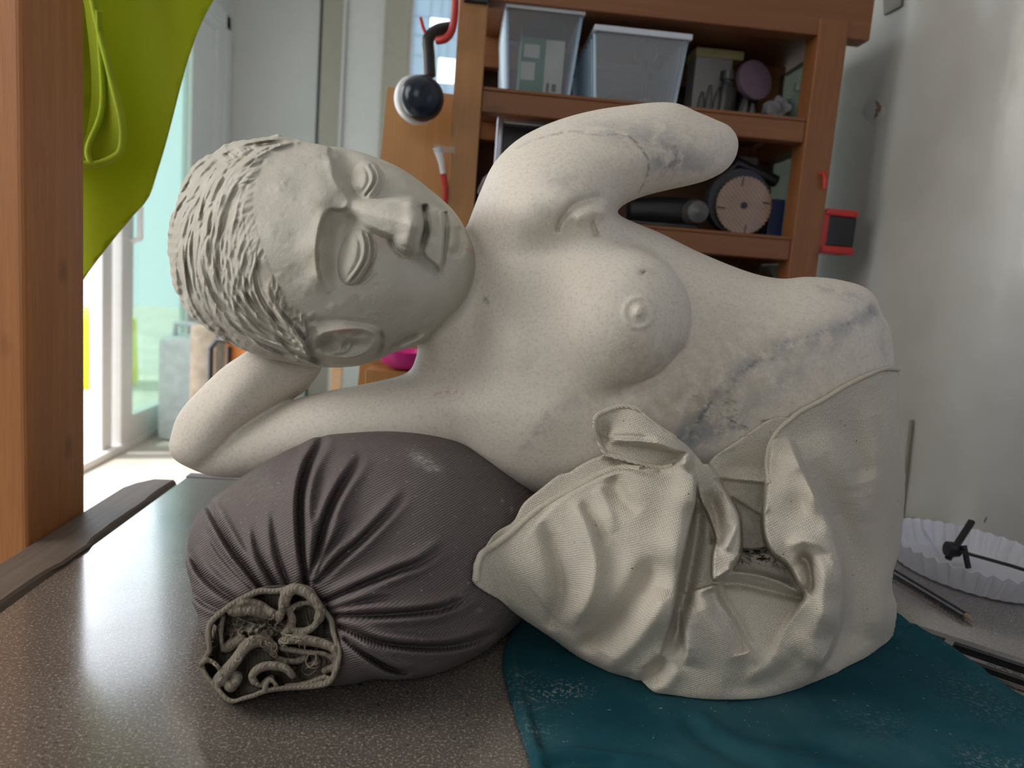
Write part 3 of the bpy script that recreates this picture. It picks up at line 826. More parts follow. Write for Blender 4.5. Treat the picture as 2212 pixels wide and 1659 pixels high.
    R.bump((948, 586), (7, 8), -6).bump((952, 452), (6, 6), -5)
    rnd = random.Random(21)
    for k in range(900): R.bump((rnd.uniform(370, 1020), rnd.uniform(300, 785)), (rnd.uniform(3, 9),) * 2, rnd.uniform(-1.1, 1.1))
    # cheeks, jaw
    R.bump((850, 610), (62, 70), 10, -0.4).bump((865, 400), (40, 26), 5, 0.6)
    rnd0 = random.Random(2)
    # ear, carved into the side of the head
    R.raise_poly([(668, 738), (690, 712), (735, 703), (785, 705), (815, 716), (816, 740), (790, 765), (745, 778), (695, 770)], 10, 9)
    R.ridge([(676, 748), (690, 724), (735, 712), (785, 711), (808, 724), (806, 745), (780, 766), (735, 774), (700, 768)], [2, 5, 6, 4, 2, 4, 8, 8, 3], 6)
    R.bump((708, 742), (24, 14), -22, -0.3).bump((756, 746), (26, 11), -15, -0.15).bump((775, 722), (14, 9), -7)
    R.ridge([(722, 720), (738, 738), (730, 760)], 6, 5, (0.2, 0.2))
    for k in range(60): R.bump((rnd0.uniform(628, 700), rnd0.uniform(672, 785)), (rnd0.uniform(3, 7),) * 2, rnd0.uniform(-4.5, 4.5))
    R.ridge([(762, 738), (740, 760), (712, 758)], 7, 6, (0.2, 0.2))
    R.ridge([(650, 700), (700, 692), (760, 694), (820, 706)], -4, 7, (0.2, 0.3))
    R.ridge([(640, 735), (665, 770), (720, 790)], -7, 6, (0.2, 0.2))
    R.ridge([(820, 712), (826, 740), (812, 770)], -9, 6, (0.2, 0.2))
    R.ridge([(860, 764), (890, 742), (930, 724)], 7, 8, (0.2, 0.2)).ridge([(840, 752), (872, 734), (905, 722)], -8, 6, (0.2, 0.2))
    return R
HAIRLINE = spline([(700, 311), (640, 310), (598, 322), (576, 340), (560, 372), (548, 410), (546, 452), (556, 492), (566, 530), (582, 578), (604, 620), (627, 655),
                   (655, 684), (664, 712), (660, 745), (668, 775)], 8)
HAIR_RIM = spline([(690, 312), (640, 300), (592, 292), (530, 300), (470, 320), (420, 358), (385, 425), (364, 500), (366, 580), (392, 655), (445, 708), (520, 752),
                   (590, 776), (650, 789), (700, 794), (730, 794)], 8)
def build_relief_hair():
    R = Relief(350, 280, 1045, 810)
    rnd = random.Random(5)
    poly = np.concatenate([HAIRLINE, HAIR_RIM[::-1] + np.array((0, 0))])
    c = np.array((590, 560.0))
    poly[len(HAIRLINE):] = c + (poly[len(HAIRLINE):] - c) * 1.08
    R.raise_poly(poly, 4.5, 10, smooth=False)
    n = len(HAIRLINE)
    def at(L, t): 
        u = np.clip(t, 0, 1) * (n - 1); i = int(min(u, n - 2)); return L[i] * (1 - (u - i)) + L[i + 1] * (u - i)
    for k in range(150):
        t0 = rnd.uniform(-0.05, 0.93); rate = rnd.uniform(0.8, 2.6); cap = rnd.uniform(0.5, 1.15); span = rnd.uniform(0.2, 0.55)
        lam0 = 0.0 if rnd.random() < 0.6 else rnd.uniform(0, 0.7)
        ph = rnd.uniform(0, 6.3); am = rnd.uniform(0.0, 0.035); fr = rnd.uniform(14, 30)
        pts = []
        for s in np.linspace(0, 1, 9):
            t = max(t0, 0.0) + span * s ** 1.25
            lam = lam0 + (cap - lam0) * (1 - math.exp(-rate * s)) + am * math.sin(fr * s * 0.35 + ph)
            if t > 1.0: break
            a = at(HAIRLINE, t); b = at(HAIR_RIM, t)
            pts.append(a + (b - a) * lam)
        if len(pts) < 4: continue
        wd = rnd.uniform(2.6, 6.5); h = rnd.uniform(3.0, 6.5) * (0.5 + 0.5 * sstep(0.15, 0.4, t0))
        off = np.array((wd * 1.3, -wd * 1.3))
        R.ridge(pts, h, wd, (0.12, 0.3), n=3)
        R.ridge([p + off for p in pts], -h * 0.95, wd * 0.75, (0.1, 0.3), n=3)
    for k in range(110):                                            # finer strands towards the back of the head
        t = rnd.uniform(0.0, 0.9); lam = rnd.uniform(0.45, 1.03); sl = rnd.uniform(-0.1, 0.35); span = rnd.uniform(0.08, 0.2)
        pts = []
        for q in np.linspace(0, 1, 6):
            tt = min(t + span * q, 1.0); a = at(HAIRLINE, tt); b = at(HAIR_RIM, tt); pts.append(a + (b - a) * (lam + sl * q * 0.4))
        wd = rnd.uniform(2.4, 5.0); h = rnd.uniform(3, 6)
        R.ridge(pts, rnd.choice((-h, h)), wd, (0.2, 0.3), n=3)
    for k in range(260):                                            # fine tool marks
        t = rnd.uniform(0.0, 0.93); lam = rnd.uniform(0.08, 1.0); span = rnd.uniform(0.03, 0.10); sl = rnd.uniform(0.02, 0.2); pts = []
        for q in np.linspace(0, 1, 4):
            tt = min(t + span * q, 1.0); a = at(HAIRLINE, tt); b = at(HAIR_RIM, tt); pts.append(a + (b - a) * (lam + sl * q))
        R.ridge(pts, rnd.choice((-1, 1)) * rnd.uniform(2.5, 5.5), rnd.uniform(1.8, 3.0), (0.25, 0.3), n=3)
    for k in range(60):
        t = rnd.uniform(0.0, 0.92); lam = rnd.uniform(0.8, 1.05); span = rnd.uniform(0.06, 0.16); pts = []
        for q in np.linspace(0, 1, 5):
            tt = min(t + span * q, 1.0); a = at(HAIRLINE, tt); b = at(HAIR_RIM, tt); pts.append(a + (b - a) * (lam + 0.1 * (q - 0.5)))
        R.ridge(pts, rnd.choice((-1, 1)) * rnd.uniform(4, 7), rnd.uniform(2.4, 4.5), (0.2, 0.3), n=3)
    for k in range(26):                                             # broad locks
        t0 = rnd.uniform(0.1, 0.8); pts = []
        cap = rnd.uniform(0.3, 0.95)
        for s in np.linspace(0, 1, 8):
            t = t0 + 0.3 * s
            if t > 1: break
            lam = 0.05 + cap * (1 - math.exp(-1.8 * s)); a = at(HAIRLINE, t); b = at(HAIR_RIM, t); pts.append(a + (b - a) * lam)
        if len(pts) > 3: R.ridge(pts, rnd.choice((-1, 1)) * rnd.uniform(4, 7), rnd.uniform(9, 14), (0.2, 0.3), n=3)
    for k in range(70):                                             # ragged carving on top and round the temple
        if k < 34: x = rnd.uniform(470, 690); y = np.interp(x, [470, 530, 592, 640, 690], [330, 306, 297, 303, 314]) + rnd.uniform(0, 22); dx, dy = 16, 9
        else: x = rnd.uniform(600, 668); y = 655 + (x - 600) * 0.75 + rnd.uniform(-14, 40); dx, dy = 6, 18
        R.ridge([(x, y), (x + dx * .5, y + dy * .5 + 1), (x + dx, y + dy)], rnd.choice((-4, 4)), rnd.uniform(2.2, 3.6), (0.3, 0.3), n=3)
    A = R.A; gate = Relief(350, 280, 1045, 810).raise_poly(poly, 1, 5, smooth=False).A
    fade = 1 - sstep(590, 670, R.gx)[:, None] * sstep(352, 330, R.gy)[None, :]
    R.A = A * gate * 0.50 * fade
    return R
def build_relief_body():
    R = Relief(895, 210, 1945, 1120)
    R.ridge([(1203, 504), (1208, 480), (1236, 446), (1275, 430), (1312, 432)], [-10, -13, -12, -9, -5], [4, 6, 9, 12, 14], (0.08, 0.2))
    R.ridge([(1292, 516), (1284, 498), (1279, 480), (1290, 460)], -8, 6, (0.2, 0.3))
    R.ridge([(1240, 480), (1275, 462), (1318, 455)], 9, 16, (0.2, 0.2))
    R.bump((1390, 350), (50, 30), 5, 0.2).bump((1180, 420), (60, 70), 6, 0.3)
    R.ridge([(1478, 742), (1430, 800), (1370, 838), (1300, 862)], -9, 16, (0.15, 0.2))
    R.bump((1620, 720), (80, 60), -10, 0.2).bump((1790, 690), (80, 70), 10)
    R.ridge([(1030, 640), (1075, 720), (1150, 790)], 7, 34, (0.3, 0.3))
    R.bump((1170, 910), (70, 60), 12, -0.4)
    for a in np.linspace(0, 2 * math.pi, 25)[:-1]: R.bump((1379 + 31 * math.cos(a), 675 + 33 * math.sin(a)), (6, 6), 2.1)
    R.bump((1379, 675), (23, 24), 2.5).bump((1380, 673), (11, 12), 12).bump((1380, 673), (3, 4), -3)
    R.bump((1391, 589), (5, 4), -5)
    return R
BODY = Pillow(P_BODY, lambda x, y: -70 - 45 * sstep(1130, 985, x) * sstep(420, 520, y) * sstep(900, 800, y), lambda x, y: 0.56 + 0.38 * sstep(560, 420, y))
def make_statue(Q=1.0):
    gx = axis((356, 1036, 1.75 * Q), (1036, 1944, 3.0 * Q))
    gy = axis((208, 288, 3.0 * Q), (288, 800, 1.75 * Q), (800, 1200, 3.4 * Q))
    gw = axis((-300, -90, 6.0 * Q), (-90, 280, 2.6 * Q))
    X, Y = np.meshgrid(gx, gy, indexing='ij')
    body = BODY
    arm = Pillow(P_ARM, lambda x, y: -130 + 0 * x, 0.85)
    fore = Pillow(P_FORE, lambda x, y: -110 - 60 * sstep(480, 680, x), 0.9)
    neck = Pillow(P_NECK, -70, 0.8)
    head = Pillow(P_HEAD, -25, 0.86, raw=True)
    fb, fa, ff, fn, fh = [p.fields(X, Y) for p in (body, arm, fore, neck, head)]
    RH = build_relief_head(); RR = build_relief_hair(); RB = build_relief_body()
    rh = (RH.at(X, Y) + RR.at(X, Y)).astype(np.float32); rb = RB.at(X, Y).astype(np.float32)
    Fa = np.empty((len(gx), len(gy), len(gw)), np.float32)
    W = gw[None, None, :].astype(np.float32)
    cut = lambda fl, s: [a[s] for a in fl]
    for i0 in range(0, len(gx), 40):
        s = slice(i0, min(i0 + 40, len(gx)))
        x = X[s][..., None].astype(np.float32); y = Y[s][..., None].astype(np.float32)
        b = pillow_f(cut(fb, s), W)
        b = smin(b, ellip(x, y, W, (1352, 690, 108), (142, 151, 118)), 5 + 60 * sstep(1400, 1240, x) + 40 * sstep(690, 560, y) * sstep(1500, 1400, x))
        b = b - rb[s][..., None] * sstep(-60, 20, W)
        b = smin(b, pillow_f(cut(fn, s), W), 26)
        a = smin(pillow_f(cut(fa, s), W), pillow_f(cut(ff, s), W), 9)
        b = smin(b, a, 24)
        h = pillow_f(cut(fh, s), W) - rh[s][..., None] * sstep(-30, 60, W)
        Fa[s] = smin(b, h, 5)
    Fa[0] = Fa[-1] = 5; Fa[:, 0] = Fa[:, -1] = 5; Fa[:, :, 0] = Fa[:, :, -1] = 5
    V, Qd = surface_net(Fa, gx, gy, gw); del Fa
    V = relax(V, Qd, 1, 0.4)
    o = fast_mesh('marble_statue', sc_world(V), Qd, marble.m)
    # colour marks that belong to the stone: grey veins, pencil lines, dust, red chalk
    G = Relief(350, 210, 1945, 1100, 2.0); L = Relief(350, 210, 1945, 1100, 2.0); D = Relief(350, 210, 1945, 1100, 2.0); K = Relief(350, 210, 1945, 1100, 2.0)
    G.ridge([(1480, 940), (1520, 890), (1570, 835), (1620, 785), (1690, 752), (1770, 728), (1850, 694), (1890, 668)], [1.0, .9, .8, .8, .7, .6, .7, .6], [26, 30, 26, 22, 26, 26, 20, 16], taper=False)
    G.ridge([(1590, 905), (1650, 850), (1740, 790), (1800, 750)], [.5, .5, .4, .2], [36, 26, 22, 16], taper=False)
    G.ridge([(1735, 612), (1800, 628), (1870, 655), (1925, 705)], [.3, .5, .5, .7], [10, 10, 12, 15], taper=False)
    G.bump((1530, 930), (60, 42), 0.7, -0.6).bump((1912, 745), (14, 40), 0.5)
    G.ridge([(1155, 950), (1190, 905), (1235, 870), (1270, 850)], 0.35, 16, taper=False)
    G.ridge([(1120, 980), (1160, 930), (1180, 895)], 0.3, 8, taper=False)
    for c, r, h in (((1330, 285), (76, 26), .5), ((1420, 300), (56, 44), .5), ((1440, 350), (44, 34), .75), ((1500, 345), (66, 28), .5), ((1215, 390), (50, 26), .3), ((1170, 440), (34, 24), .28),
                    ((1555, 262), (26, 8), .6), ((1530, 370), (60, 10), .3), ((1320, 430), (40, 14), .2)): G.bump(c, r, h, 0.2)
    L.ridge([(1112, 322), (1160, 300), (1235, 284), (1290, 292), (1352, 293), (1384, 320), (1401, 351), (1396, 385), (1380, 415)], [.2, .4, .5, .4, .9, .9, .9, .7, .4], 2.4, taper=False)
    L.ridge([(1440, 318), (1462, 322), (1458, 345), (1440, 362)], .6, 5, taper=False)
    L.ridge([(1490, 940), (1512, 905), (1538, 862), (1556, 838), (1572, 845), (1590, 822), (1600, 800)], .75, 4, taper=False)
    L.bump((1510, 895), (18, 40), 0.55, 0.5)
    rl = random.Random(6)
    for k in range(26):
        x, y = rl.uniform(1495, 1600), rl.uniform(845, 925); a = rl.uniform(0.1, 0.5); q = rl.uniform(8, 24)
        L.ridge([(x, y), (x + q * .5, y + q * .5 * a + rl.uniform(-2, 2)), (x + q, y + q * a)], 0.8, 1.6, taper=False)
    L.ridge([(1560, 838), (1610, 800), (1650, 778), (1700, 772)], .5, 4, taper=False).ridge([(1620, 790), (1680, 745), (1760, 722), (1840, 696)], .45, 4, taper=False).ridge([(1535, 940), (1570, 930), (1610, 925)], .5, 5, taper=False)
    L.ridge([(1630, 912), (1660, 908), (1700, 904)], .8, 3, taper=False).ridge([(1710, 905), (1760, 880), (1800, 860)], .5, 9, taper=False)
    L.bump((1391, 588), (7, 4), 1.0)
    L.bump((1050, 650), (7, 9), .7)
    D.ridge([(694, 445), (688, 500), (684, 556), (690, 600)], .9, 13, taper=False).bump((745, 470), (22, 30), .5).bump((585, 630), (34, 50), .6, .6).bump((628, 668), (30, 22), .5)
    D.bump((480, 520), (60, 70), .3).bump((1380, 760), (60, 40), .35).bump((1500, 880), (90, 60), .3).bump((780, 560), (18, 30), .4).bump((1391, 588), (20, 10), .7)
    D.bump((650, 575), (60, 40), .3)
    K.ridge([(1008, 538), (1020, 545), (1027, 556)], .9, 2.2, taper=False).ridge([(940, 852), (965, 846), (1000, 850)], .55, 3, taper=False)
    D.bump((1640, 800), (190, 120), .55).bump((1480, 880), (110, 70), .4).bump((1300, 860), (120, 50), .3).bump((1370, 770), (90, 50), .25).bump((1420, 330), (120, 60), .3)
    K.bump((832, 516), (14, 6), .5).bump((745, 715), (30, 6), .5).bump((752, 380), (4, 12), .6).bump((1385, 848), (16, 5), .4)
    x, y, w = V.T
    hd = sstep(-14, 6, poly_sd(P_HEAD, x, y)) * sstep(-150, -110, w)
    add_attr(o, 'rough_cut', hd)
    front = sstep(-60, 0, w)
    add_attr(o, 'vein', np.clip(G.at(x, y), 0, 1) * front); add_attr(o, 'line', np.clip(L.at(x, y), 0, 1) * front)
    add_attr(o, 'dirt', np.clip(D.at(x, y), 0, 1) * front); add_attr(o, 'red', np.clip(K.at(x, y), 0, 1) * front)
    tag(o, 'white marble reclining nude carving without a lower body, head lying on one bent arm', 'statue')
    return o
statue = make_statue(float(globals().get('DETAIL', 1.0)))

# ------------------------------------------------------------------ draped canvas sack under the carving
canvas = NT('cream_canvas', (0.6, 0.56, 0.48), 0.85, spec=0.2)
def weave(m, scale, rot, ratio=1.0):
    va = m.coord('Object', (1, 1, 1), rot)
    fs = []
    for dr in ('X', 'Z'):
        w = m.n('TexWave', wave_type='BANDS', bands_direction=dr, wave_profile='SIN'); m.link(va, w.inputs['Vector'])
        w.inputs['Scale'].default_value = scale * (1 if dr == 'X' else ratio); w.inputs['Distortion'].default_value = 0.5; w.inputs['Detail'].default_value = 1; w.inputs['Detail Scale'].default_value = 3
        fs.append(w.outputs['Fac'])
    return m.math('MULTIPLY', fs[0], fs[1])
def _canvas():
    m = canvas; v = m.coord()
    wv = weave(m, 250, (0.1, 0.45, 0.2))
    c = m.ramp(m.noise(v, 12, 4), [(0.3, (0.62, 0.565, 0.475)), (0.7, (0.70, 0.645, 0.555))])
    c = m.mix(m.math('MULTIPLY', m.math('SUBTRACT', 1.0, wv), 0.30), c, (0.36, 0.32, 0.26))
    d = m.n('Attribute', attribute_name='dirt').outputs['Fac']
    spk = m.ramp(m.noise(v, 290, 3, 0.7), [(0.49, (0, 0, 0)), (0.54, (1, 1, 1))])
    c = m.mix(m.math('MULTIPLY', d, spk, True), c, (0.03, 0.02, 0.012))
    c = m.mix(m.ramp(m.noise(v, 240, 2), [(0.735, (0, 0, 0)), (0.76, (0.8, 0.8, 0.8))]), c, (0.12, 0.09, 0.07))
    m.color(c)
    m.bump(m.noise(v, 60, 3), 0.12, 0.002, m.bump(wv, 0.55, 0.0007))
_canvas()
hem_cloth = NT('canvas_hem', (0.62, 0.57, 0.48), 0.85, spec=0.2)
_w = hem_cloth.n('TexWave', wave_type='BANDS', bands_direction='DIAGONAL'); hem_cloth.link(hem_cloth.coord(), _w.inputs['Vector']); _w.inputs['Scale'].default_value = 330
hem_cloth.color(hem_cloth.ramp(_w.outputs['Fac'], [(0.2, (0.45, 0.40, 0.32)), (0.7, (0.68, 0.62, 0.53))])); hem_cloth.bump(_w.outputs['Fac'], 0.5, 0.0006)

SACK = [(1023, 1259), (1025, 1240), (1046, 1185), (1072, 1149), (1108, 1127), (1130, 1088), (1169, 1055), (1205, 1027), (1229, 1020), (1251, 1006), (1277, 992), (1304, 979),
        (1290, 948), (1284, 918), (1287, 898), (1308, 887), (1342, 875), (1368, 878), (1386, 887), (1405, 906), (1430, 924), (1460, 944), (1486, 964), (1508, 988), (1523, 1003),
        (1545, 984), (1573, 965), (1622, 932), (1656, 909), (1680, 901), (1709, 901), (1729, 886), (1777, 861), (1825, 832), (1873, 808), (1910, 794), (1943, 795),
        (1940, 835), (1946, 925), (1955, 997), (1955, 1069), (1946, 1180), (1931, 1233), (1928, 1274), (1937, 1305), (1936, 1341), (1926, 1387), (1918, 1397), (1873, 1428),
        (1801, 1468), (1741, 1494), (1700, 1511), (1640, 1524), (1560, 1528), (1493, 1526), (1433, 1516), (1395, 1503), (1360, 1487), (1329, 1462), (1300, 1450), (1240, 1414), (1193, 1380),
        (1154, 1354), (1108, 1322), (1080, 1297), (1048, 1279)]
SACK_W = Rbf([(1023, 1259, 165), (1046, 1185, 170), (1108, 1127, 152), (1169, 1055, 128), (1229, 1020, 120), (1290, 980, 132), (1284, 910, 150), (1368, 878, 140), (1460, 944, 140),
              (1523, 1003, 118), (1622, 932, 98), (1709, 901, 82), (1777, 861, 75), (1873, 808, 30), (1943, 795, -45), (1955, 1000, -60), (1940, 1200, -70), (1936, 1341, -40),
              (1918, 1397, -35), (1873, 1428, 40), (1801, 1468, 110), (1741, 1494, 160), (1640, 1524, 220), (1560, 1528, 232), (1493, 1526, 232), (1433, 1516, 222), (1360, 1487, 195),
              (1300, 1450, 170), (1193, 1380, 140), (1108, 1322, 145), (1860, 1000, 60), (1860, 1250, 50), (1750, 1150, 120), (1700, 1400, 205), (1550, 1400, 240), (1420, 1400, 235), (1420, 1250, 205),
              (1420, 1100, 175), (1300, 1150, 180), (1300, 1300, 200), (1170, 1230, 188), (1600, 1150, 130), (1620, 1300, 200)], 0.02)
def sack_relief():
    R = Relief(1000, 780, 1975, 1550)
    # big left lobe with its crisp right edge
    sheet(R, [(1486, 980), (1499, 1012), (1503, 1062), (1497, 1110), (1486, 1155), (1470, 1232), (1456, 1305), (1441, 1368), (1420, 1425), (1360, 1440), (1250, 1380), (1160, 1290), (1120, 1200), (1200, 1090), (1330, 1018), (1440, 1010)],
          [(1492, 1000, 44), (1500, 1065, 62), (1480, 1180, 58), (1455, 1310, 46), (1425, 1420, 8), (1400, 1100, 22), (1400, 1250, 22), (1300, 1060, 6), (1300, 1200, 4), (1180, 1200, 0), (1250, 1380, 0), (1360, 1440, 0), (1120, 1200, 0), (1440, 1012, 22)], 4.5)
    # inner band behind the left hem
    sheet(R, [(1015, 1262), (1020, 1225), (1040, 1178), (1070, 1142), (1105, 1120), (1128, 1080), (1165, 1048), (1204, 1018), (1232, 1012), (1300, 975), (1312, 985), (1385, 1008), (1340, 1008), (1300, 1021), (1252, 1048), (1200, 1077), (1150, 1110), (1100, 1152), (1052, 1183), (1036, 1206), (1028, 1250)],
          [(1100, 1135, -16), (1200, 1050, -18), (1290, 1000, -14), (1030, 1220, -10)], 4)
    # top flap running down to the right, in front of the hollow
    sheet(R, [(1270, 915), (1285, 885), (1342, 862), (1395, 872), (1430, 910), (1475, 940), (1530, 1000), (1560, 1050), (1592, 1104), (1599, 1135), (1599, 1195), (1588, 1222), (1562, 1242), (1541, 1252), (1539, 1205), (1545, 1165), (1532, 1120), (1512, 1078), (1503, 1040), (1497, 1000), (1484, 980), (1440, 972), (1370, 962), (1330, 950), (1300, 940)],
          [(1300, 905, 6), (1400, 930, 24), (1484, 978, 20), (1530, 1010, 40), (1590, 1105, 58), (1598, 1190, 70), (1545, 1235, 55), (1520, 1075, 26)], 4.5)
    R.ridge([(1522, 1060), (1545, 1105), (1552, 1150), (1545, 1180)], -26, 15, (0.25, 0.15))
    R.ridge([(1565, 1190), (1580, 1160), (1594, 1128)], 14, 9, (0.2, 0.2)).ridge([(1548, 1195), (1560, 1165), (1580, 1135)], -8, 9, (0.2, 0.2))
    # second fold of the flap and the pinch under its hem
    R.fold([(1312, 955), (1350, 950), (1410, 955), (1460, 972), (1482, 992), (1470, 1008)], 22, 6, 16, (0.15, 0.1))
    R.ridge([(1318, 945), (1365, 944), (1420, 950)], -16, 7, (0.2, 0.3))
    R.ridge([(1300, 985), (1350, 1003), (1405, 1020), (1450, 1016)], -12, 9, (0.2, 0.2))
    R.bump((1308, 935), (14, 20), -14)
    # right hand lobe below the hem
    sheet(R, [(1692, 926), (1668, 950), (1659, 985), (1656, 1030), (1650, 1095), (1650, 1150), (1666, 1192), (1700, 1220), (1724, 1260), (1738, 1290), (1690, 1360), (1660, 1440), (1700, 1490), (1752, 1466), (1792, 1412), (1814, 1350), (1823, 1290), (1820, 1225), (1800, 1150), (1768, 1078), (1732, 1002), (1708, 950)],
          [(1692, 930, 4), (1735, 1005, 50), (1770, 1080, 80), (1802, 1150, 94), (1822, 1240, 102), (1818, 1330, 88), (1790, 1412, 56), (1752, 1466, 14), (1655, 1010, 34), (1650, 1150, 58), (1700, 1220, 50), (1690, 1360, 10), (1660, 1440, 0), (1700, 1490, 2), (1715, 1090, 48)], 7)
    R.ridge([(1705, 960), (1745, 1040), (1785, 1120), (1808, 1200), (1812, 1290), (1795, 1370)], 12, 20, (0.2, 0.2))
    R.ridge([(1742, 1000), (1785, 1078), (1820, 1150), (1842, 1230), (1842, 1310), (1828, 1380), (1795, 1445)], -36, 46, (0.25, 0.2))
    R.ridge([(1700, 1185), (1740, 1168), (1790, 1190), (1815, 1225)], 14, 13, (0.25, 0.25)).ridge([(1720, 1200), (1745, 1215), (1752, 1260), (1742, 1280)], -30, 13, (0.15, 0.12))
    R.ridge([(1770, 1200), (1783, 1260), (1778, 1320), (1762, 1380)], 12, 20, (0.2, 0.3))
    # the hollow with its floor and the lip in front of it
    sheet(R, [(1526, 1003), (1600, 962), (1662, 950), (1656, 1010), (1649, 1095), (1649, 1150), (1664, 1194), (1700, 1222), (1736, 1282), (1690, 1256), (1640, 1240), (1588, 1232), (1580, 1222), (1599, 1196), (1599, 1132), (1592, 1104), (1556, 1050)],
          [(1530, 1006, 0), (1600, 965, -2), (1655, 955, -6), (1600, 1035, -16), (1650, 1040, -20), (1610, 1120, -36), (1645, 1120, -38), (1620, 1180, -52), (1640, 1203, -34), (1690, 1225, -22), (1735, 1280, -4), (1600, 1225, -22)], 4.5)
    R.fold([(1540, 1030), (1600, 1036), (1660, 1042)], 14, 4, 15, (0.1, 0.05)).fold([(1556, 1058), (1600, 1082), (1652, 1116)], 12, 4, 16, (0.15, 0.05))
    R.ridge([(1596, 1188), (1625, 1192), (1662, 1186)], -22, 5, (0.05, 0.1))
    R.ridge([(1550, 1248), (1590, 1236), (1640, 1243), (1690, 1258), (1737, 1284)], 15, 8, (0.12, 0.1))
    R.ridge([(1548, 1262), (1600, 1262), (1660, 1276), (1725, 1290), (1752, 1288)], -15, 9, (0.1, 0.25))
    # cliff below, running to the lower right
    R.fold([(1640, 1440), (1612, 1400), (1580, 1345), (1550, 1300), (1538, 1262)], [4, 20, 38, 46, 36], 9, 60, (0.15, 0.05))
    R.ridge([(1536, 1270), (1556, 1320), (1590, 1370), (1606, 1412)], -24, 20, (0.1, 0.15))
    R.bump((1600, 1440), (22, 26), -12, 0.6)
    # left sheet edge of the middle panel
    R.fold([(1472, 1300), (1478, 1350), (1486, 1400), (1480, 1440)], [10, 24, 22, 6], 7, 34, (0.2, 0.2))
    R.ridge([(1510, 1085), (1502, 1160), (1488, 1240), (1472, 1320), (1462, 1370), (1445, 1420)], [-34, -40, -36, -30, -22, -10], [16, 19, 17, 13, 12, 14], (0.08, 0.15))
    # soft folds of the left lobe
    R.ridge([(1170, 1125), (1200, 1195), (1215, 1270), (1195, 1335), (1180, 1360)], [-10, -20, -24, -16, -6], [15, 20, 24, 18, 14], (0.15, 0.15))
    R.ridge([(1240, 1075), (1272, 1160), (1286, 1225), (1270, 1300), (1228, 1356)], [8, 14, 20, 18, 10], [14, 19, 19, 20, 18], (0.12, 0.15))
    R.ridge([(1255, 1085), (1290, 1130), (1310, 1180)], -8, 11, (0.2, 0.25))
    R.ridge([(1320, 1028), (1345, 1075), (1380, 1110)], -12, 16, (0.15, 0.3)).ridge([(1290, 1050), (1310, 1090), (1328, 1150)], 8, 13, (0.15, 0.3))
    R.ridge([(1410, 1200), (1385, 1270), (1340, 1330), (1290, 1380), (1240, 1400)], [-8, -20, -26, -24, -8], [20, 26, 26, 20, 16], (0.15, 0.15))
    R.ridge([(1435, 1270), (1405, 1345), (1350, 1410), (1300, 1440)], 14, 22, (0.15, 0.15))
    R.ridge([(1435, 1420), (1400, 1465), (1345, 1490)], -16, 15, (0.2, 0.1)).ridge([(1360, 1462), (1330, 1470)], -8, 9)
    R.ridge([(1470, 1440), (1440, 1480), (1400, 1500)], 8, 16, (0.2, 0.2))
    R.bump((1050, 1232), (16, 14), 8)
    # bottom swag
    R.ridge([(1560, 1490), (1640, 1478), (1700, 1445), (1745, 1385)], -8, 20, (0.2, 0.2)).ridge([(1600, 1460), (1660, 1440), (1690, 1400)], 12, 24, (0.25, 0.25))
    # right hand panel
    R.ridge([(1800, 880), (1845, 960), (1872, 1040)], -18, 26, (0.25, 0.2)).ridge([(1870, 845), (1900, 940), (1895, 1040), (1870, 1130)], 12, 28, (0.2, 0.25))
    R.ridge([(1850, 1060), (1868, 1160), (1880, 1280), (1900, 1380)], 14, 44, (0.3, 0.15)).ridge([(1920, 1260), (1926, 1320), (1918, 1390)], -8, 6, (0.15, 0.05))
    return R
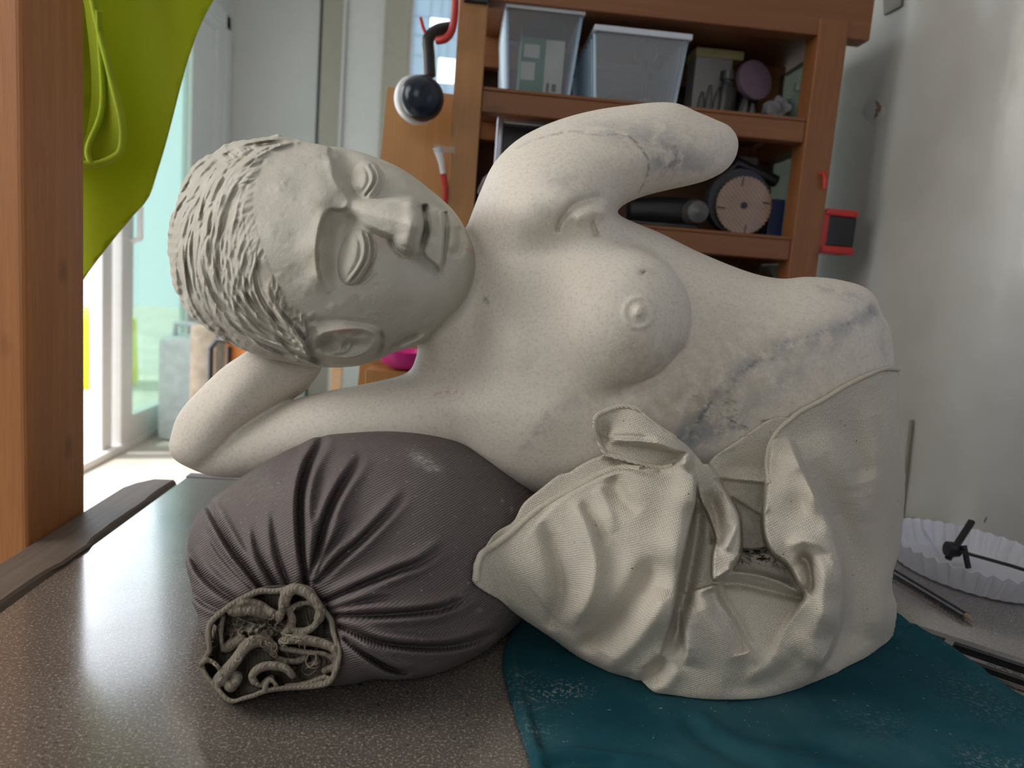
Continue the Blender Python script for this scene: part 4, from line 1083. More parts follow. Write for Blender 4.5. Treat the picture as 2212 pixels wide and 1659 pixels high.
def make_sack(Q=1.0):
    gx = axis((1006, 1970, 2.5 * Q)); gy = axis((780, 1545, 2.5 * Q)); gw = axis((-200, 330, 4.0 * Q))
    X, Y = np.meshgrid(gx, gy, indexing='ij')
    d = poly_sd(spline(SACK, 5, True), X, Y)
    R = sack_relief()
    front = SACK_W(X, Y) + 1.55 * R.at(X, Y)
    # softly rounded rim: broad along the bottom and the right side, tight at the hems
    rr = 6 + 26 * sstep(1180, 1420, Y) + 22 * sstep(1860, 1930, X) * sstep(830, 950, Y)
    q = np.clip(1 - d / rr, 0, 1)
    front = front - rr * 1.25 * (1 - np.sqrt(np.clip(1 - q * q, 0, 1)))
    bf = pillow_front(BODY.fields(X, Y))
    sb = pillow_front(SANDBAG.fields(X, Y)); sb = np.where(sb > BAG_W0(X, Y) + 5, sb, -400)
    lift = np.maximum(np.where(bf > -69, bf + 9, -300), sb + 12)
    k = 10.0; front = np.maximum(front, lift) + np.maximum(k - np.abs(front - lift), 0) ** 2 / (4 * k)      # lies on the stone
    back = np.maximum(np.maximum(front - 13 - 1.1 * np.maximum(d, 0), -110 + 0 * X), np.where(bf > -69, np.minimum(bf + 1, front - 7), -110))
    back = np.maximum(back, np.minimum(sb + 2, front - 6))
    W = gw[None, None, :]
    G = np.sqrt(1 + sum(g * g for g in np.gradient(front, gx, gy)))
    Fs = np.maximum(np.maximum((W - front[..., None]) / G[..., None], back[..., None] - W), -d[..., None])
    Fs = Fs.astype(np.float32)
    for k in (0, -1): Fs[k] = 5; Fs[:, k] = 5; Fs[:, :, k] = 5
    V, Qd = surface_net(Fs, gx, gy, gw)
    V = relax(V, Qd, 1, 0.45)
    W3 = sc_world(V); W3[:, 2] = np.where(W3[:, 2] < 0.0052, 0.0052 + (W3[:, 2] - 0.0052) * 0.01, W3[:, 2])      # settles on the cloth
    o = fast_mesh('canvas_sack', W3, Qd, canvas.m)
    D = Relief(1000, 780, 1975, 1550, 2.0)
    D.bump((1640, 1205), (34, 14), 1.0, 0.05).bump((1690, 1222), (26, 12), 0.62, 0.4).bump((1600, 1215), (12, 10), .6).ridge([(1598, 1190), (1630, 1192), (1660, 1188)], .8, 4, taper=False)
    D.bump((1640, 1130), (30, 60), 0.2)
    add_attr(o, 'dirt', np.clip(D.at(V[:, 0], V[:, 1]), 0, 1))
    top = lambda x, y: bil(front, gx[0], gy[0], gx[1] - gx[0], np.array(x, float), np.array(y, float))
    def hem(pts, r, lift=2.0, twist=True):
        P = spline(pts, 7); w = blur1(top(P[:, 0], P[:, 1])) + lift
        q = sc_world(np.c_[P, w])
        return MB().tube([tuple(p) for p in q], [r * (1 + 0.06 * math.sin(i * 1.1)) for i in range(len(q))], 8).build('hem', hem_cloth.m, o, smooth=True)
    mm = 0.0003
    hem([(1028, 1256), (1031, 1222), (1042, 1196), (1062, 1182), (1100, 1155), (1150, 1112), (1200, 1078), (1252, 1050), (1300, 1023), (1342, 1011), (1385, 1014)], 7.5 * mm)
    hem([(1292, 948), (1308, 978), (1345, 990), (1395, 1004), (1432, 1010), (1455, 1004)], 5.5 * mm)
    hem([(1308, 978), (1291, 945), (1285, 918), (1289, 899), (1308, 888), (1342, 877), (1368, 880), (1386, 888)], 5.5 * mm)
    hem([(1386, 888), (1405, 907), (1430, 925), (1460, 945)], 3.2 * mm)
    hem([(1661, 1046), (1657, 1000), (1664, 958), (1684, 926), (1709, 905), (1729, 889), (1777, 864), (1825, 835), (1873, 811), (1910, 797), (1942, 798)], 5.0 * mm)
    tag(o, 'cream canvas sack draped in folds round the lower end of the marble carving', 'canvas sack')
    return o
def blur1(a, k=3):
    p = np.pad(a, k, mode='edge'); return np.convolve(p, np.ones(2 * k + 1) / (2 * k + 1), 'valid')
sack = make_sack(float(globals().get('DETAIL', 1.0)))

# ------------------------------------------------------------------ tied sandbag
twill = NT('brown_grey_twill', (0.2, 0.17, 0.165), 0.9, spec=0.15)
def _twill():
    m = twill; v = m.coord('Object', (1, 1, 1), (0.25, 0.55, 0.35))
    w = m.n('TexWave', wave_type='BANDS', bands_direction='Z', wave_profile='SIN'); m.link(v, w.inputs['Vector'])
    w.inputs['Scale'].default_value = 225; w.inputs['Distortion'].default_value = 0.8; w.inputs['Detail'].default_value = 2; w.inputs['Detail Scale'].default_value = 1.5
    o = m.coord()
    c = m.ramp(m.noise(o, 14, 4), [(0.3, (0.108, 0.088, 0.088)), (0.7, (0.145, 0.122, 0.120))])
    c = m.mix(m.math('MULTIPLY', w.outputs['Fac'], 0.34), c, (0.27, 0.24, 0.23))
    dust = m.n('Attribute', attribute_name='dust').outputs['Fac']
    c = m.mix(m.math('MULTIPLY', dust, m.ramp(m.noise(o, 300, 3, 0.7), [(0.35, (0.1, 0.1, 0.1)), (0.7, (1, 1, 1))]), True), c, (0.45, 0.42, 0.37))
    c = m.mix(m.ramp(m.noise(o, 420, 2), [(0.70, (0, 0, 0)), (0.74, (0.8, 0.8, 0.8))]), c, (0.40, 0.37, 0.33))
    m.color(c); m.bump(m.noise(o, 500, 2), 0.15, 0.0006, m.bump(w.outputs['Fac'], 0.5, 0.0007))
_twill()
tail_cloth = NT('faded_khaki_twill', (0.2, 0.17, 0.13), 0.95, spec=0.1)
def _tail():
    m = tail_cloth; v = m.coord('Object', (1, 1, 1), (0.5, 0.2, 0.9)); o = m.coord()
    w = m.n('TexWave', wave_type='BANDS', bands_direction='X', wave_profile='SIN'); m.link(v, w.inputs['Vector']); w.inputs['Scale'].default_value = 210; w.inputs['Distortion'].default_value = 1.2
    c = m.ramp(m.noise(o, 45, 5), [(0.3, (0.145, 0.123, 0.100)), (0.7, (0.245, 0.215, 0.175))])
    c = m.mix(m.math('MULTIPLY', w.outputs['Fac'], 0.35), c, (0.27, 0.235, 0.18))
    m.color(c); m.bump(m.noise(o, 380, 4, 0.7), 0.5, 0.0012, m.bump(w.outputs['Fac'], 0.5, 0.0008))
_tail()
TIE = (650, 1290)
def bag_relief():
    R = Relief(380, 900, 1230, 1530)
    def crease(pts, d, w, side=0.0, r=0.9):
        R.ridge(pts, [0, -d * 0.7, -d, -d, -d * 0.9], [w * 1.1, w, w * 0.9, w * 0.7, w * 0.55], n=5)
        P = np.array(pts, float); t = np.gradient(P, axis=0); t /= np.linalg.norm(t, axis=1)[:, None]; nrm = np.c_[-t[:, 1], t[:, 0]]
        R.ridge(P + nrm * w * 1.7, [0, d * r * .8, d * r, d * r * .8, d * .3], w * 1.25, n=5); R.ridge(P - nrm * w * 1.7, [0, d * r * .6, d * r, d * r * .7, d * .3], w * 1.25, n=5)
    crease([(706, 940), (668, 1003), (651, 1067), (650, 1139), (656, 1210), (663, 1262)], 32, 10)
    crease([(785, 985), (742, 1045), (714, 1099), (692, 1165), (672, 1240)], 26, 10)
    crease([(880, 1065), (830, 1118), (778, 1170), (722, 1218), (684, 1258)], 18, 9)
    crease([(966, 1175), (910, 1214), (857, 1234), (778, 1266), (706, 1298)], 20, 9)
    crease([(1030, 1278), (985, 1302), (937, 1318), (830, 1328), (726, 1330)], 20, 9)
    crease([(1080, 1362), (1010, 1388), (937, 1398), (825, 1388), (734, 1352)], 20, 9)
    crease([(900, 1452), (850, 1446), (800, 1420), (745, 1380)], 16, 8)
    crease([(590, 1100), (594, 1160), (606, 1215), (622, 1262)], 12, 8)
    crease([(548, 1130), (556, 1180), (574, 1225), (600, 1268)], 14, 8)
    crease([(442, 1075), (470, 1130), (505, 1190), (535, 1230), (566, 1272)], 24, 9)
    crease([(447, 1140), (470, 1185), (505, 1230), (545, 1272)], 12, 7)
    crease([(410, 1185), (432, 1232), (470, 1270), (515, 1300)], 22, 9)
    crease([(414, 1275), (440, 1300), (475, 1318)], 14, 8)
    crease([(760, 1110), (735, 1150), (705, 1200), (682, 1245)], 9, 7)
    crease([(860, 1290), (810, 1296), (760, 1306), (716, 1316)], 9, 7)
    R.ridge([(560, 1030), (600, 1010), (650, 975)], 8, 30, (0.3, 0.3))
    R.bump((625, 1345), (85, 80), -95)                                  # gathered in at the tie
    return R
def make_sandbag(Q=1.0):
    gx = axis((392, 1220, 2.6 * Q)); gy = axis((915, 1520, 2.6 * Q)); gw = axis((-320, 60, 9.0 * Q), (60, 420, 3.2 * Q))
    X, Y = np.meshgrid(gx, gy, indexing='ij')
    bag = SANDBAG
    fb = bag.fields(X, Y); r = bag_relief().at(X, Y).astype(np.float32)
    W = gw[None, None, :].astype(np.float32)
    Fs = pillow_f(fb, W, (0.10 + 0.40 * sstep(1000, 1160, Y))[..., None].astype(np.float32))
    Fs -= r[..., None] * sstep(fb[2][..., None] - 20, fb[2][..., None] + 60, W)
    for k in (0, -1): Fs[k] = 5; Fs[:, k] = 5; Fs[:, :, k] = 5
    V, Qd = surface_net(Fs, gx, gy, gw)
    V = relax(V, Qd, 1, 0.4)
    W3 = sc_world(V)
    zmin = W3[:, 2].min(); 
    W3[:, 2] = np.where(W3[:, 2] < 0.0008, 0.0008 + (W3[:, 2] - 0.0008) * 0.02, W3[:, 2])     # rests flat on the table
    o = fast_mesh('sandbag', W3, Qd, twill.m)
    D = Relief(380, 900, 1230, 1530, 2.0)
    D.bump((912, 992), (30, 14), 1.0, 0.5).bump((935, 1010), (20, 9), .9, 0.3).bump((460, 1110), (26, 60), .25, 0.4).bump((560, 1050), (80, 40), .2)
    D.bump((1000, 1285), (16, 5), .7, -0.3).bump((1035, 1318), (5, 4), .9).bump((1085, 1082), (3, 5), .9).bump((1105, 1100), (3, 6), .9)
    add_attr(o, 'dust', np.clip(D.at(V[:, 0], V[:, 1]), 0, 1) * (V[:, 2] > 0))
    tag(o, 'brown-grey twill sandbag tied at its frayed end, propping up the marble arm', 'sandbag')
    return o
sandbag = make_sandbag(float(globals().get('DETAIL', 1.0)))
# the frayed end beyond the tie: a bundle of folded cloth seen end on
P_TAIL = [(655, 1262), (632, 1260), (612, 1268), (590, 1271), (565, 1270), (545, 1276), (515, 1290), (482, 1312), (458, 1332), (446, 1350), (443, 1378), (447, 1402), (438, 1420),
          (430, 1436), (440, 1462), (464, 1490), (494, 1520), (520, 1515), (548, 1508), (575, 1498), (620, 1492), (680, 1488), (712, 1480), (727, 1460), (738, 1425), (737, 1396),
          (728, 1372), (722, 1340), (706, 1316), (692, 1296), (676, 1272)]
TAIL_W = 345.0
def tail_relief():
    R = Relief(415, 1245, 760, 1540)
    def c(px, py): return (420 + px / 5.53, 1230 + py / 5.53)
    S = lambda *p: [c(*q) for q in p]
    rnd = random.Random(8)
    X, Y = np.meshgrid(R.gx, R.gy, indexing='ij')
    R.A[:] = -54
    soft = np.exp(-(((X - 555) / 62) ** 2 + ((Y - 1362) / 24) ** 2)); R.A += 44 * soft            # matted fibres in the middle
    soft = np.exp(-(((X - 688) / 32) ** 2 + ((Y - 1432) / 20) ** 2)); R.A += 40 * soft
    for k in range(420):
        gx_, gy_ = (rnd.gauss(555, 42), rnd.gauss(1360, 18)) if k % 3 else (rnd.gauss(688, 24), rnd.gauss(1432, 14))
        R.bump((gx_, gy_), (rnd.uniform(2, 4.5),) * 2, rnd.uniform(-9, 11))
    def ribbon(pts, h, t, n=6):
        r = R.near(pts, t / 3.0 * 1.2 + t, n)
        if r is None: return
        I, J, d, sd, q = r
        H = (np.interp(q, np.linspace(0, 1, len(h)), h) if hasattr(h, '__len__') else h) + 1.6 * np.sin(q * 11 + t) + 0.6 * np.sin(q * 41)
        T = t * (1 + 0.10 * np.sin(q * 7 + t))
        top = np.where(d < T, H - T * (1 - np.sqrt(np.clip(1 - (d / T) ** 2, 0, 1))), -1e3)
        R.A[I, J] = np.maximum(R.A[I, J], top)
    rim = spline(P_TAIL, 4, True); cen = rim.mean(0)
    rim = cen + (rim - cen) * (1 - 6.0 / np.linalg.norm(rim - cen, axis=1))[:, None]
    ribbon(np.r_[rim, rim[:1]][::3], 4, 7.0)
    for pts, h, t in ((S((345, 560), (320, 680), (318, 800), (335, 960)), [-14, -8, -12], 6), (S((480, 500), (600, 480), (720, 500), (850, 530)), [0, 6, -6], 13), (S((430, 500), (520, 420), (650, 385), (800, 420)), [2, 6, -4], 9),
                      (S((830, 440), (900, 500), (960, 540), (1030, 545)), [-4, 4, 4], 10), (S((1075, 290), (1040, 400), (1045, 500), (1010, 590)), [10, 14, 4], 8),
                      (S((1080, 420), (1110, 300), (1190, 230), (1320, 270), (1440, 370), (1500, 480), (1490, 580)), [8, 14, 10], 12), (S((1490, 580), (1420, 690), (1290, 745), (1150, 725)), [6, 2, -8], 9),
                      (S((1140, 480), (1240, 420), (1360, 400), (1450, 440)), [0, -6], 7), (S((1120, 480), (1165, 580), (1150, 680), (1090, 760)), [2, -2, -6], 10),
                      (S((285, 1340), (390, 1210), (490, 1090), (590, 950), (700, 870), (820, 850), (890, 900)), [4, 10, 12, 6, -4], 14), (S((330, 1330), (300, 1290), (335, 1250)), 8, 12), (S((430, 1390), (490, 1340), (500, 1290)), [6, 2], 14),
                      (S((60, 1140), (150, 1085), (250, 1130), (325, 1225)), [8, 6, 2], 6), (S((380, 940), (470, 880), (560, 830)), [-12, -6], 12),
                      (S((1050, 865), (1200, 835), (1450, 865), (1640, 930), (1720, 1040)), [4, 10, 8, 2], 11), (S((1050, 940), (1300, 985), (1560, 1010), (1700, 1110)), [-10, -4, -8], 7),
                      (S((715, 1340), (690, 1275), (760, 1190), (900, 1150), (1080, 1180), (1170, 1265)), [6, 12, 10, 4], 10), (S((715, 1340), (790, 1385), (870, 1310), (930, 1285)), [4, -2], 6),
                      (S((835, 1520), (850, 1400), (900, 1315), (960, 1360), (1005, 1445)), [4, 10, 4], 6), (S((1100, 1390), (1320, 1370), (1560, 1290), (1590, 1340), (1400, 1390), (1120, 1440)), [-4, 4, 0], 6),
                      (S((1720, 1000), (1725, 1090), (1670, 1160), (1560, 1210)), [2, -4], 8), (S((900, 950), (1000, 1060), (1180, 1100), (1320, 1060)), [-22, -18], 8), (S((880, 830), (960, 930), (930, 1000)), [-6, -10], 9)):
        ribbon(pts, h, t)
    return R
def make_tail(Q=1.0):
    gx = axis((418, 752, 1.35 * Q)); gy = axis((1248, 1532, 1.35 * Q)); gw = axis((110, 250, 5 * Q), (250, 400, 2.0 * Q))
    X, Y = np.meshgrid(gx, gy, indexing='ij')
    d = poly_sd(spline(P_TAIL, 5, True), X, Y)
    R = tail_relief()
    face = TAIL_W + (Y - 1390) * 0.25 + R.at(X, Y)
    W = gw[None, None, :]
    G = np.sqrt(1 + sum(g * g for g in np.gradient(face, gx, gy)))
    # walls run back to the tie, narrowing
    k = np.clip((TAIL_W - 40 - W) / 190.0, 0, 1)
    nx = X[..., None] + (X[..., None] - TIE[0]) * k * 0.9; ny = Y[..., None] + (Y[..., None] - TIE[1]) * k * 0.9
    lo = d.min()
    dd = bil(d, gx[0], gy[0], gx[1] - gx[0], nx, ny)
    dd = np.where((nx < gx[0]) | (nx > gx[-1]) | (ny < gy[0]) | (ny > gy[-1]), -30, dd)
    ang = np.arctan2(Y - TIE[1], X - TIE[0])[..., None]
    dd = dd + 3.0 * np.sin(ang * 17) * k
    Fs = np.maximum(np.maximum((W - face[..., None]) / G[..., None], -dd), (120 - W)).astype(np.float32)
    for q in (0, -1): Fs[q] = 5; Fs[:, q] = 5; Fs[:, :, q] = 5
    V, Qd = surface_net(Fs, gx, gy, gw); V = relax(V, Qd, 2, 0.4)
    W3 = sc_world(V)
    W3[:, 2] = np.where(W3[:, 2] < 0.0008, 0.0008 + (W3[:, 2] - 0.0008) * 0.02, W3[:, 2])
    o = fast_mesh('tied_end', W3, Qd, tail_cloth.m, sandbag)
    o['label'] = 'frayed khaki cloth bundle beyond the tie'
    # loose threads
    rnd = random.Random(4); m = MB()
    def c(px, py): return (420 + px / 5.53, 1230 + py / 5.53)
    top = lambda P: bil(face, gx[0], gy[0], gx[1] - gx[0], P[:, 0], P[:, 1])
    loops = [[(480, 540), (560, 600), (680, 640), (760, 670)], [(520, 610), (470, 740), (420, 840), (420, 900)], [(1040, 770), (1110, 790), (1120, 870), (1060, 880), (1010, 840)],
             [(900, 1010), (960, 1050), (980, 1000), (930, 960)], [(1380, 1010), (1450, 1020), (1440, 1120), (1370, 1160), (1330, 1100), (1370, 1010)], [(1060, 1180), (1180, 1240), (1250, 1310), (1290, 1270)],
             [(1130, 1210), (1180, 1330), (1270, 1340)], [(1450, 820), (1470, 930), (1440, 960)], [(1500, 840), (1600, 830), (1680, 900)], [(1330, 520), (1350, 620), (1380, 690)], [(1130, 470), (1220, 480), (1300, 440), (1250, 410)],
             [(1290, 1150), (1290, 1230), (1370, 1260), (1460, 1200)], [(1500, 1150), (1440, 1180), (1350, 1170)], [(640, 820), (760, 800), (880, 830)], [(600, 560), (620, 520), (660, 470)]]
    for k in range(26): 
        x = rnd.gauss(900, 330); y = rnd.gauss(800, 190); a = rnd.uniform(0, 6.3); l = rnd.uniform(60, 170)
        loops.append([(x, y), (x + l * .4 * math.cos(a), y + l * .4 * math.sin(a)), (x + l * .7 * math.cos(a + .6), y + l * .7 * math.sin(a + .6)), (x + l * math.cos(a + 1.2), y + l * math.sin(a + 1.2))])
    for L in loops:
        P = spline([c(*q) for q in L], 5)
        P[:, 0] = np.clip(P[:, 0], 445, 730); P[:, 1] = np.clip(P[:, 1], 1280, 1500)
        w = blur1(top(P), 4) + 3 + 6 * np.sin(np.linspace(0, 3.1, len(P))) * rnd.uniform(0.2, 1.4)
        m.tube([tuple(q) for q in sc_world(np.c_[P, w])], 0.00034, 5)
    t = m.build('loose_threads', thread_mat, o, smooth=True); t['kind'] = 'stuff'
    return o
thread_mat = plain('pale_threads', (0.27, 0.225, 0.17), 0.9)
make_tail(float(globals().get('DETAIL', 1.0)))
# tie cord round the neck
cord = plain('dark_tie_cord', (0.05, 0.045, 0.042), 0.8)
def tie_ring():
    P = spline([(548, 1290), (560, 1276), (600, 1270), (640, 1272), (680, 1280), (706, 1302), (720, 1330)], 6)
    w = np.interp(P[:, 0], [540, 620, 725], [285, 280, 272])
    MB().tube([tuple(q) for q in sc_world(np.c_[P, w])], 0.0016, 6).build('tie_cord', cord, sandbag, smooth=True)
tie_ring()

# ------------------------------------------------------------------ teal cloth spread on the table
teal = NT('dusty_teal_cloth', (0.01, 0.07, 0.085), 0.9, spec=0.15)
def _teal():
    m = teal; o = m.coord()
    c = m.ramp(m.noise(o, 16, 5), [(0.3, (0.004, 0.046, 0.064)), (0.7, (0.013, 0.076, 0.098))])
    c = m.mix(m.math('MULTIPLY', m.ramp(m.noise(o, 8, 5, 0.6), [(0.48, (0, 0, 0)), (0.75, (1, 1, 1))]), 0.35), c, (0.08, 0.145, 0.15))
    d = m.n('Attribute', attribute_name='dust').outputs['Fac']
    spk = m.ramp(m.noise(o, 420, 4, 0.7), [(0.52, (0, 0, 0)), (0.70, (0.75, 0.75, 0.75))])
    c = m.mix(m.math('MULTIPLY', d, spk, True), c, (0.40, 0.42, 0.37))
    c = m.mix(m.ramp(m.noise(o, 330, 2), [(0.72, (0, 0, 0)), (0.75, (0.7, 0.7, 0.7))]), c, (0.30, 0.33, 0.30))
    m.color(c); m.bump(m.noise(o, 900, 2), 0.25, 0.0006, m.bump(m.noise(o, 40, 4), 0.2, 0.003))
_teal()
# where the flat steel bar lies, partly under the cloth
zt_ = 0.0032
A = on_z(1990, 1352, zt_); B = on_z(2212, 1424, zt_); Dn = on_z(2212, 1482, zt_)
ux = nz((B - A) * np.array((1, 1, 0))); uy = np.array((-ux[1], ux[0], 0.0))
def uv(px, py): p = on_z(px, py, zt_) - A; return p.dot(ux), p.dot(uy)
wid = abs(uv(2212, 1484)[1]); Ltot = 0.23
def make_teal():
    rim = [(1135, 1330), (1098, 1370), (1085, 1412), (1088, 1452), (1104, 1510), (1122, 1570), (1140, 1625), (1152, 1668), (1180, 1760), (1500, 1900), (2000, 1900), (2400, 1760), (2420, 1620), (2300, 1550), (2212, 1498),
           (2130, 1458), (2066, 1414), (2006, 1374), (1968, 1342), (1935, 1318), (1850, 1300), (1600, 1290), (1350, 1300)]
    q = np.array([on_z(x, y, 0.004)[:2] for x, y in spline(rim, 5, True)])
    lo, hi = q.min(0) - 0.006, q.max(0) + 0.006; lo[1] = max(lo[1], 0.2)
    st = 0.0022
    gx = np.arange(lo[0], hi[0], st); gy = np.arange(lo[1], hi[1], st)
    X, Y = np.meshgrid(gx, gy, indexing='ij')
    d = poly_sd(q, X, Y)
    S = Relief(0, 0, 10, 10); S.x0, S.y0, S.step, S.gx, S.gy, S.A = gx[0], gy[0], st, gx, gy, np.zeros_like(X)
    def w(*p): return [tuple(on_z(x, y, 0.004)[:2]) for x, y in p]
    S.ridge(w((1105, 1400), (1118, 1480), (1140, 1560), (1165, 1640)), 0.0020, 0.004, (0.1, 0.1)).ridge(w((1120, 1400), (1136, 1480), (1158, 1560), (1185, 1640)), -0.0018, 0.003, (0.1, 0.1))
    S.ridge(w((1500, 1530), (1560, 1590), (1700, 1640), (1900, 1680)), 0.0024, 0.008, (0.2, 0.1)).ridge(w((1470, 1540), (1540, 1610), (1680, 1665)), -0.002, 0.006, (0.2, 0.1))
    S.ridge(w((1940, 1350), (2010, 1385), (2090, 1430), (2180, 1490)), 0.0022, 0.007, (0.1, 0.1)).ridge(w((1930, 1375), (2000, 1400), (2090, 1460), (2190, 1530)), -0.0022, 0.006, (0.2, 0.2))
    S.ridge(w((1150, 1640), (1230, 1630), (1330, 1640), (1460, 1656)), 0.003, 0.004, (0.05, 0.2)).ridge(w((1170, 1652), (1260, 1646), (1350, 1654)), -0.003, 0.003, (0.1, 0.2))
    S.ridge(w((1900, 1540), (2000, 1600), (2100, 1640)), 0.001, 0.01, (0.3, 0.3)).ridge(w((1250, 1560), (1400, 1620), (1600, 1650)), 0.001, 0.012, (0.3, 0.3))
    h = 0.0042 + S.A + 0.0005 * np.sin(X * 90 + Y * 60) * np.sin(Y * 110 - X * 40)
    qq = np.clip(1 - d / 0.004, 0, 1)
    h = np.maximum(h - 0.0034 * (1 - np.sqrt(np.clip(1 - qq * qq, 0, 1))), 0.0012)
    bu = (X - A[0]) * ux[0] + (Y - A[1]) * ux[1]; bv = -((X - A[0]) * uy[0] + (Y - A[1]) * uy[1])
    over = sstep(-0.008, -0.001, bu) * sstep(-0.009, -0.001, bv) * sstep(wid + 0.009, wid + 0.001, bv)      # hump over the bar
    h = h + 0.0030 * over; under = 0.0006 + 0.0032 * ((bu > -0.002) & (bv > -0.002) & (bv < wid + 0.002))
    gz = np.arange(-0.0008, 0.016, 0.0007)
    Wz = gz[None, None, :]
    Fs = np.maximum(np.maximum(Wz - h[..., None], under[..., None] - Wz), -d[..., None]).astype(np.float32)
    for k in (0, -1): Fs[k] = 1; Fs[:, k] = 1; Fs[:, :, k] = 1
    V, Qd = surface_net(Fs, gx, gy, gz)
    o = fast_mesh('teal_cloth', V, Qd, teal.m)
    D = Relief(0, 0, 10, 10); D.x0, D.y0, D.step, D.gx, D.gy, D.A = gx[0], gy[0], st, gx, gy, np.zeros_like(X)
    for p, r, k in ((( 1120, 1470), .012, .8), ((1130, 1520), .01, .7), ((1190, 1500), .014, 1.0), ((1230, 1490), .012, .8), ((1150, 1580), .012, .7), ((2110, 1640), .012, .9), ((2185, 1655), .01, .9), ((2080, 1480), .02, .35), ((1900, 1560), .02, .3), ((1380, 1440), .01, .4), ((2150, 1530), .02, .4)):
        c = on_z(*p, 0.004); D.bump(c[:2], (r, r * .7), k, 0.5)
    add_attr(o, 'dust', np.clip(bil(D.A, gx[0], gy[0], st, V[:, 0], V[:, 1]), 0, 1))
    tag(o, 'dusty teal cloth spread on the table under the cream canvas sack', 'cloth')
    return o
make_teal()

# ------------------------------------------------------------------ wooden shelf unit behind the carving
SY = 0.95
shelf_wood = wood_mat('orange_pine', (0.28, 0.112, 0.036), (0.185, 0.066, 0.022), 'Z', 6.5, 0.5)
pale_post = wood_mat('honey_pine', (0.46, 0.225, 0.075), (0.33, 0.145, 0.045), 'Z', 6.5, 0.5)
rail_wood = wood_mat('orange_pine_rail', (0.25, 0.10, 0.034), (0.165, 0.058, 0.021), 'X', 6.5, 0.5)
back_wood = wood_mat('dark_brown_back_board', (0.13, 0.05, 0.018), (0.07, 0.026, 0.010), 'X', 6, 0.6, knots=False)
ply = wood_mat('honey_plywood', (0.52, 0.27, 0.095), (0.38, 0.175, 0.055), 'Z', 4.0, 0.5, knots=False)
black_pl = plain('black_plastic', (0.012, 0.012, 0.014), 0.35)
red_pl = plain('red_plastic', (0.50, 0.03, 0.025), 0.35)
Z1, Z2 = 0.470, float(on_y(1540, 497, SY)[2])
ZTOP = float(on_y(1420, 37, SY)[2])
su = empty('shelf_unit', (0.22, 1.03, FLOOR))
def sp(m, name, mat, bev=0.0015): return in_parent(m.build(name, mat, bevel=bev), su)
LX0, LX1, RX0, RX1, BY = -0.0215, 0.0135, 0.428, 0.466, 1.13
sp(MB().box((LX0, SY, FLOOR), (LX1, SY + 0.036, ZTOP + 0.035)), 'post', pale_post); sp(MB().box((RX0, SY, FLOOR), (RX1, SY + 0.036, ZTOP + 0.02)), 'post', shelf_wood)
sp(MB().box((LX0, BY, FLOOR), (LX1, BY + 0.036, ZTOP + 0.035)), 'post', shelf_wood); sp(MB().box((RX0, BY, FLOOR), (RX1, BY + 0.036, ZTOP + 0.02)), 'post', shelf_wood)
for z in (Z1, Z2, 0.10, -0.15):
    sp(MB().box((LX1, SY + 0.004, z - 0.030), (RX0, SY + 0.026, z - 0.004)), 'rail', rail_wood); sp(MB().box((LX1, BY + 0.004, z - 0.030), (RX0, BY + 0.026, z - 0.004)), 'rail', rail_wood)
    sp(MB().box((RX1 - 0.03, SY + 0.036, z - 0.030), (RX1 - 0.004, BY, z - 0.004)), 'rail', rail_wood); sp(MB().box((RX1, SY + 0.05, z - 0.032), (RX1 + 0.016, SY + 0.075, z - 0.002)), 'rail_end', rail_wood)
    sp(MB().box((LX0 + 0.036, SY + 0.003, z - 0.004), (RX0, BY + 0.03, z)), 'shelf_board', rail_wood, 0.0008)
sp(MB().box((LX1, SY + 0.002, ZTOP), (RX1 + 0.03, SY + 0.03, ZTOP + 0.07)), 'top_beam', rail_wood)
sp(MB().box((LX1, SY + 0.03, ZTOP + 0.012), (RX1 + 0.02, BY + 0.04, ZTOP + 0.03)), 'top_board', rail_wood)
sp(MB().box((LX1, BY - 0.004, ZTOP - 0.03), (RX0, BY + 0.02, ZTOP + 0.012)), 'rail', rail_wood)
sp(MB().box((LX1, BY + 0.037, -0.2), (RX1, BY + 0.045, ZTOP + 0.03)), 'back_board', back_wood)
sp(MB().box((RX0 + 0.030, SY + 0.036, -0.2), (RX0 + 0.033, BY, ZTOP)), 'side_panel', glass_mat('cloudy_plastic_sheet', (0.5, 0.55, 0.5), 0.25), 0)
a = on_y(1003, -30, SY - 0.004); b = on_y(1056, 9, SY - 0.004)
sp(MB().box((a[0], SY - 0.006, b[2]), (b[0], SY + 0.04, a[2]), 0.002), 'post_cap', black_pl)
tag(su, 'orange pine shelf unit full of tools standing behind the carving', 'shelf')
# plywood sheet behind the left post
a = on_y(838, 190, 1.0); c = on_y(770, 900, 1.0)
pb = MB().add([(a[0], 0.995, a[2]), (-0.0225, 0.995, a[2] - 0.001), (-0.0225, 0.995, FLOOR), (c[0] - 0.03, 0.995, FLOOR), (a[0], 1.004, a[2]), (-0.0225, 1.004, a[2] - 0.001), (-0.0225, 1.004, FLOOR), (c[0] - 0.03, 1.004, FLOOR)],
              [(0, 1, 2, 3), (7, 6, 5, 4), (0, 4, 5, 1), (1, 5, 6, 2), (2, 6, 7, 3), (3, 7, 4, 0)]).build('plywood_board', ply)
tag(pb, 'honey plywood board standing upright against the left shelf post', 'board')

